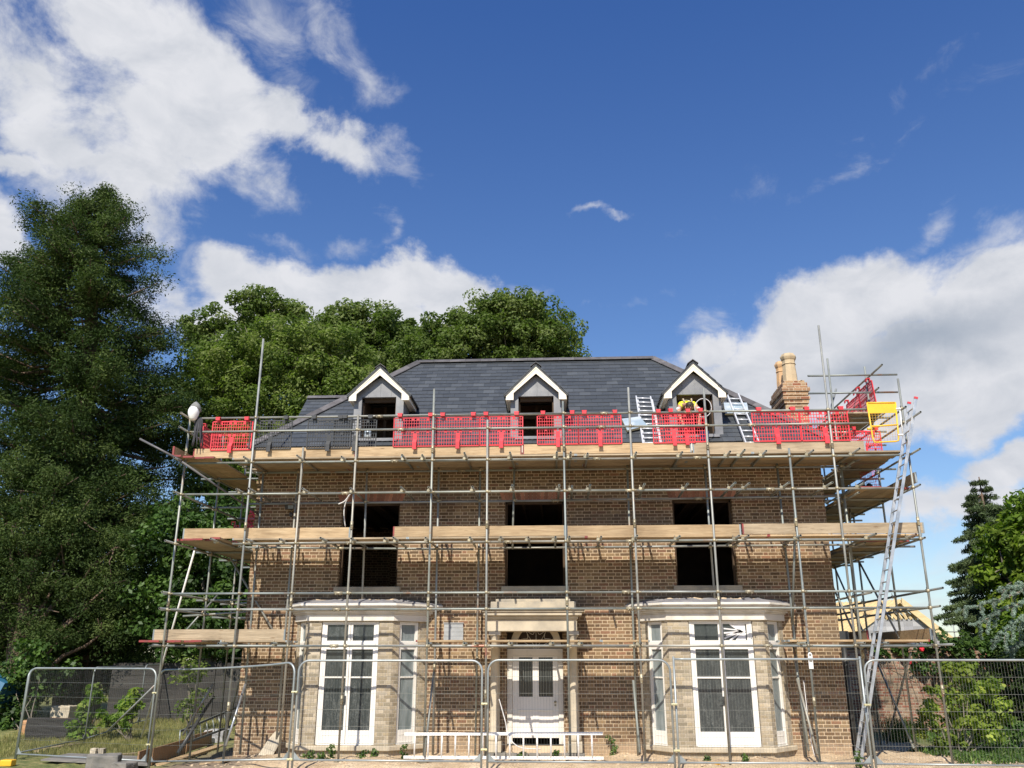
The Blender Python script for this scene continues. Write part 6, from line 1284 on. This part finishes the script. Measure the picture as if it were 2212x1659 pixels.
# small plants, gravel, grasses
def weedplant(u, v, Y, h, label, seed):
    p = gb_(u, v, Y); rng = np.random.default_rng(seed); C = [(p[0]+rng.normal()*.05, p[1]+rng.normal()*.04, p[2]+h*k/6) for k in range(6)]; t = thing('weed', label, 'weed', p, 'weeds along the foot of the house')
    V = leafquads(C, [(.07, .07, .05)]*6, 22, .035, .5, rng=rng); quads_mesh('foliage', V, rng.random(len(V)), MAT['weed'], t)
for k, a in enumerate(((696, 1645, 19.15, .12, 'small round weed under the left end of the left bay'), (718, 1640, 19.1, .30, 'tall thin weed under the left bay doors'), (668, 1640, 19.15, .16, 'weed at the outer left corner of the left bay'), (785, 1642, 19.12, .14, 'low spreading weed right of the left bay pole'), (870, 1638, 19.15, .34, 'tallest weed at the right corner of the left bay'),
    (808, 1646, 19.0, .12, 'second low weed right of the left bay pole'), (1202, 1622, 19.2, .14, 'weed growing on the porch step'), (1130, 1612, 19.35, .1, 'weed at the foot of the left porch column'), (1525, 1634, 19.2, .1, 'weed under the left corner of the right bay'), (1610, 1644, 19.0, .12, 'weed in front of the right bay doors'), (1320, 1600, 20.0, .42, 'spindly climber on the wall between porch and right bay'), (1856, 1645, 18.0, .36, 'upright weed at the foot of the tall ladder'))): weedplant(*a, seed=40+k)
rng = np.random.default_rng(77); C = []
def scatter(n, x0, x1, y0, y1, cond=None):
    P = np.stack([rng.uniform(x0, x1, n), rng.uniform(y0, y1, n)], 1); return [(x, y) for x, y in P if cond is None or cond(x, y)]
pts = scatter(9000, -16, -6.6, 18.2, 31, lambda x, y: not (-8.9 < x < -6.6 and y < 25) and not (y < 21.5 and x > -13) and not (x > -9.6)); C = np.array([(x, y, gz(x, y)+.05) for x, y in pts])
V = leafquads(C, [(.09, .09, .05)]*len(C), 7, .065, .10, up=0, rng=rng, droop=-.75); tag(quads_mesh('grass', V, np.clip(np.repeat(rng.random(len(C)), 7)*.5+rng.random(len(V))*.5, 0, 1), MAT['grass'], None, (-11, 22, 0)), 'dry yellow grass on the bank behind the left fence', 'grass', kind='stuff')
pts = scatter(5000, 7.9, 15, 18.2, 26, lambda x, y: y > 18.6+(rng.random()-.5)*1.2 and not (x < 9.2 and y > 21.4)); C = np.array([(x, y, gz(x, y)+.05) for x, y in pts])
V = leafquads(C, [(.08, .08, .05)]*len(C), 7, .06, .25, up=.2, rng=rng, droop=-.4); tag(quads_mesh('ground_cover', V, rng.random(len(V)), MAT['weed'], None, (11, 21, 0)), 'low green ground cover beneath the shrubs on the right', 'ground cover', kind='stuff')
V = leafquads([tuple(W(u, 1575, 23.5))[:2]+(.25,) for u in (1920, 1935, 1950, 1965)], [(.25, .25, .3)]*4, 240, .16, .05, up=0, rng=rng, droop=-.7); tag(quads_mesh('long_grass', V, rng.random(len(V)), MAT['weed'], None, (X(1940, 1575, 23.5), 23.5, 0)), 'clump of long green grass at the foot of the garden wall', 'grass', kind='stuff')
m = MB(); rn = random.Random(12)
for i in range(1500):
    x_, y_ = rn.uniform(-7.6, 9.3), 17.0+rn.random()**1.3*3.1
    if y_ > 19.4 and (-6.1 < x_ < -2.8 or 1.8 < x_ < 5.3): continue
    m.rock((x_, y_, gz(x_, y_)), .012+.03*rn.random()**3, (1.3, 1, .7), i)
tag(m.build('rubble', MAT['mud'], None), 'small stones and rubble scattered along the foot of the house', 'rubble', kind='stuff')
# ------------------------------------------------------------------ small things: tag, cables, downpipe
tp = W(1751, 1428, YO-.04); m = MB(); m.box(tp.x-.045, tp.x+.045, tp.y-.01, tp.y+.0, tp.z-.15, tp.z+.12); m.lathe_s((tp.x, tp.y-.005, tp.z+.12), .046, .008, .05, 12, 6); t = thing('scaffold_tag', 'white plastic inspection tag holder clipped to a pole right of the right bay', 'tag', tp); m.build('holder', MAT['plastic_white'], t)
m = MB(); m.tube((tp.x, tp.y-.014, tp.z+.12), (tp.x, tp.y-.012, tp.z+.12), .024, 12); m.box(tp.x-.03, tp.x+.03, tp.y-.0125, tp.y-.0105, tp.z-.02, tp.z+.03); m.build('slot', MAT['concrete'], t)
def cable(label, pts, r, mat, name='cable'):
    P = [W(*p) for p in pts]; Q = []
    for i in range(len(P)-1):
        a, b, c_, d = P[max(0, i-1)], P[i], P[i+1], P[min(len(P)-1, i+2)]
        for k in range(5): s_ = k/5; Q.append(.5*((2*b)+(c_-a)*s_+(2*a-5*b+4*c_-d)*s_*s_+(3*b-a-3*c_+d)*s_**3))
    Q.append(P[-1]); m = MB(); m.path(Q, r, 6); tag(m.build(name, MAT[mat], None, origin=P[0]), label, 'cable')
cable('white cable hanging from a rail past the upper left window', [(757, 1066, 19.1), (746, 1088, 19.2), (743, 1110, 19.2), (746, 1138, 19.3)], .014, 'tape'); cable('short white cable end beside the longer hanging one', [(756, 1067, 19.1), (745, 1082, 19.1), (731, 1089, 19.05)], .014, 'tape')
cable('white cable sagging down in front of the porch door', [(1078, 1510, 19.45), (1092, 1560, 19.4), (1098, 1590, 19.3), (1122, 1614, 19.2), (1168, 1618, 19.15)], .011, 'tape'); cable('coiled grey hose hanging at the right dormer', [(1519+18*math.cos(a/12*6.283), 881+20*math.sin(a/12*6.283), 19.5) for a in range(13)], .009, 'tape', 'hose')
cable('pale tape strip trailing down beside the right bay', [(1736, 1470, 19.3), (1744, 1540, 19.1), (1752, 1600, 18.9), (1760, 1634, 18.8)], .008, 'tape')
m = MB(); xd = XR+.1; m.tube((xd, YF+.1, 0), (xd, YF+.1, 2.3), .055, 10); m.box(xd-.1, xd+.1, YF, YF+.2, 2.3, 2.55); tag(m.build('downpipe', MAT['black'], None, origin=(xd, YF+.1, 0)), 'black downpipe with hopper at the right corner of the house', 'downpipe')
m = MB(); a = W(1130, 1635, 18.9); 
for k, (x_, w_) in enumerate(((XL+.9, .5), (XL+.4, .4))): pass
# paint tin and plastic in the left dormer
pt_ = W(795, 938, 19.75); m = MB(); m.lathe((pt_.x, pt_.y, pt_.z-.09), [(.08, 0), (.085, .01), (.085, .19), (.08, .2), (.075, .2), (.075, .19)], 16); tag(m.build('paint_tub', MAT['foil'], None, origin=pt_), 'pale blue tub on the ledge of the left dormer', 'tub')
bt_ = W(1522, 941, 19.8); m = MB(); m.lathe((bt_.x, bt_.y, bt_.z-.1), [(.09, 0), (.11, .2), (.115, .2), (.10, .2)], 16); tag(m.build('bucket', MAT['blue'], None, origin=bt_), 'blue bucket beside the worker at the right dormer', 'bucket')
# ------------------------------------------------------------------ the worker, bent forward in the right dormer
def skin(name, verts, edges, mat, parent, lvl=2):
    me = bpy.data.meshes.new(name); org = WL[parent.name]; me.from_pydata([tuple(Vector(v[:3])-org) for v in verts], edges, []); o = bpy.data.objects.new(name, me); col.objects.link(o); o.parent = parent
    me.materials.append(mat); m = o.modifiers.new('skin', 'SKIN'); m.use_smooth_shade = True
    for i, v in enumerate(verts): r = v[3]; me.skin_vertices[0].data[i].radius = r if isinstance(r, tuple) else (r, r); me.skin_vertices[0].data[i].use_root = i == 0
    s_ = o.modifiers.new('sub', 'SUBSURF'); s_.levels = lvl; s_.render_levels = lvl; return o
wx = X(1484, 880, 20.2); wy_ = 20.28; hz_ = Z(1486, 861, 20.15)-.17
pr = thing('person', 'worker in yellow hi-vis top and white tee bent forward in the right dormer opening', 'person', (wx, wy_, hz_-.85))
hip = (wx, wy_+.25, hz_-.08); ch = (wx, wy_-.12, hz_); nk = (wx, wy_-.33, hz_-.04); hd_ = (wx, wy_-.50, hz_-.14)
body = [hip+(.14,), (wx, wy_+.06, hz_+.0, .135), ch+(.155,), nk+(.06,), hd_+(.095,), (wx, wy_-.55, hz_-.20, .075)]
ed = [(0, 1), (1, 2), (2, 3), (3, 4), (4, 5)]
for sg in (-1, 1):
    b0 = len(body); body += [(wx+sg*.19, wy_-.2, hz_-.03, .062), (wx+sg*.25, wy_-.33, hz_-.27, .045), (wx+sg*.20, wy_-.48, hz_-.50, .034), (wx+sg*.19, wy_-.53, hz_-.58, .036)]; ed += [(2, b0), (b0, b0+1), (b0+1, b0+2), (b0+2, b0+3)]
    for f_ in range(5):
        k = len(body); dx_ = (f_-2)*.02; body += [(wx+sg*.19+dx_, wy_-.56, hz_-.62+abs(f_-2)*.006, .010), (wx+sg*.19+dx_*1.2, wy_-.57, hz_-.655+abs(f_-2)*.008, .0085)]; ed += [(b0+3, k), (k, k+1)]
    b1 = len(body); body += [(wx+sg*.11, wy_+.27, hz_-.16, .095), (wx+sg*.13, wy_+.12, hz_-.52, .065), (wx+sg*.13, wy_+.22, hz_-.85, .045), (wx+sg*.13, wy_+.05, hz_-.87, .04)]; ed += [(0, b1), (b1, b1+1), (b1+1, b1+2), (b1+2, b1+3)]
skin('body', body, ed, MAT['skin'], pr)
skin('hi_vis_top', [(wx, wy_+.2, hz_-.05, (.165, .15)), (wx, wy_+.04, hz_+.01, (.17, .15)), (wx, wy_-.13, hz_+.01, (.185, .16)), (wx, wy_-.27, hz_-.02, .10), (wx-.16, wy_-.18, hz_-.0, .09), (wx+.16, wy_-.18, hz_-.0, .09), (wx-.215, wy_-.22, hz_-.09, .075), (wx+.215, wy_-.22, hz_-.09, .075)], [(0, 1), (1, 2), (2, 3), (2, 4), (2, 5), (4, 6), (5, 7)], MAT['hivis'], pr)
for sg in (-1, 1): skin('sleeve', [(wx+sg*.21, wy_-.21, hz_-.07, .085), (wx+sg*.245, wy_-.28, hz_-.20, .075)], [(0, 1)], MAT['shirt'], pr, 1)
m = MB()
for sg in (-1, 1): m.path([(wx+sg*.09, wy_-.30, hz_+.03), (wx+sg*.10, wy_-.22, hz_+.135), (wx+sg*.10, wy_-.1, hz_+.165), (wx+sg*.09, wy_+.05, hz_+.155), (wx+sg*.09, wy_+.2, hz_+.09)], .017, 6)
m.path([(wx-.2, wy_-.02, hz_), (wx-.15, wy_-.03, hz_+.1), (wx, wy_-.03, hz_+.165), (wx+.15, wy_-.03, hz_+.1), (wx+.2, wy_-.02, hz_)], .024, 6)
m.build('reflective_braces', MAT['reflect'], pr)
skin('trousers', [(wx, wy_+.27, hz_-.10, .155)]+sum([[(wx+sg*.11, wy_+.28, hz_-.18, .11), (wx+sg*.13, wy_+.12, hz_-.53, .085), (wx+sg*.13, wy_+.22, hz_-.83, .065)] for sg in (-1, 1)], []), [(0, 1), (1, 2), (2, 3), (0, 4), (4, 5), (5, 6)], MAT['trouser'], pr)
m = MB(); m.lathe_s((hd_[0], hd_[1]+.01, hd_[2]+.03), .1, .11, .095, 14, 9); m.build('hair', MAT['hair'], pr)
m = MB(); m.lathe_s((hd_[0], hd_[1]-.09, hd_[2]-.05), .014, .02, .02, 6, 4); m.lathe_s((hd_[0]-.03, hd_[1]-.085, hd_[2]-.015), .011, .008, .008, 6, 4); m.lathe_s((hd_[0]+.03, hd_[1]-.085, hd_[2]-.015), .011, .008, .008, 6, 4); m.lathe_s((hd_[0]-.1, hd_[1]+.01, hd_[2]-.02), .012, .02, .03, 6, 4); m.lathe_s((hd_[0]+.1, hd_[1]+.01, hd_[2]-.02), .012, .02, .03, 6, 4); m.build('face', MAT['skin'], pr)
print('objects', len(bpy.data.objects))
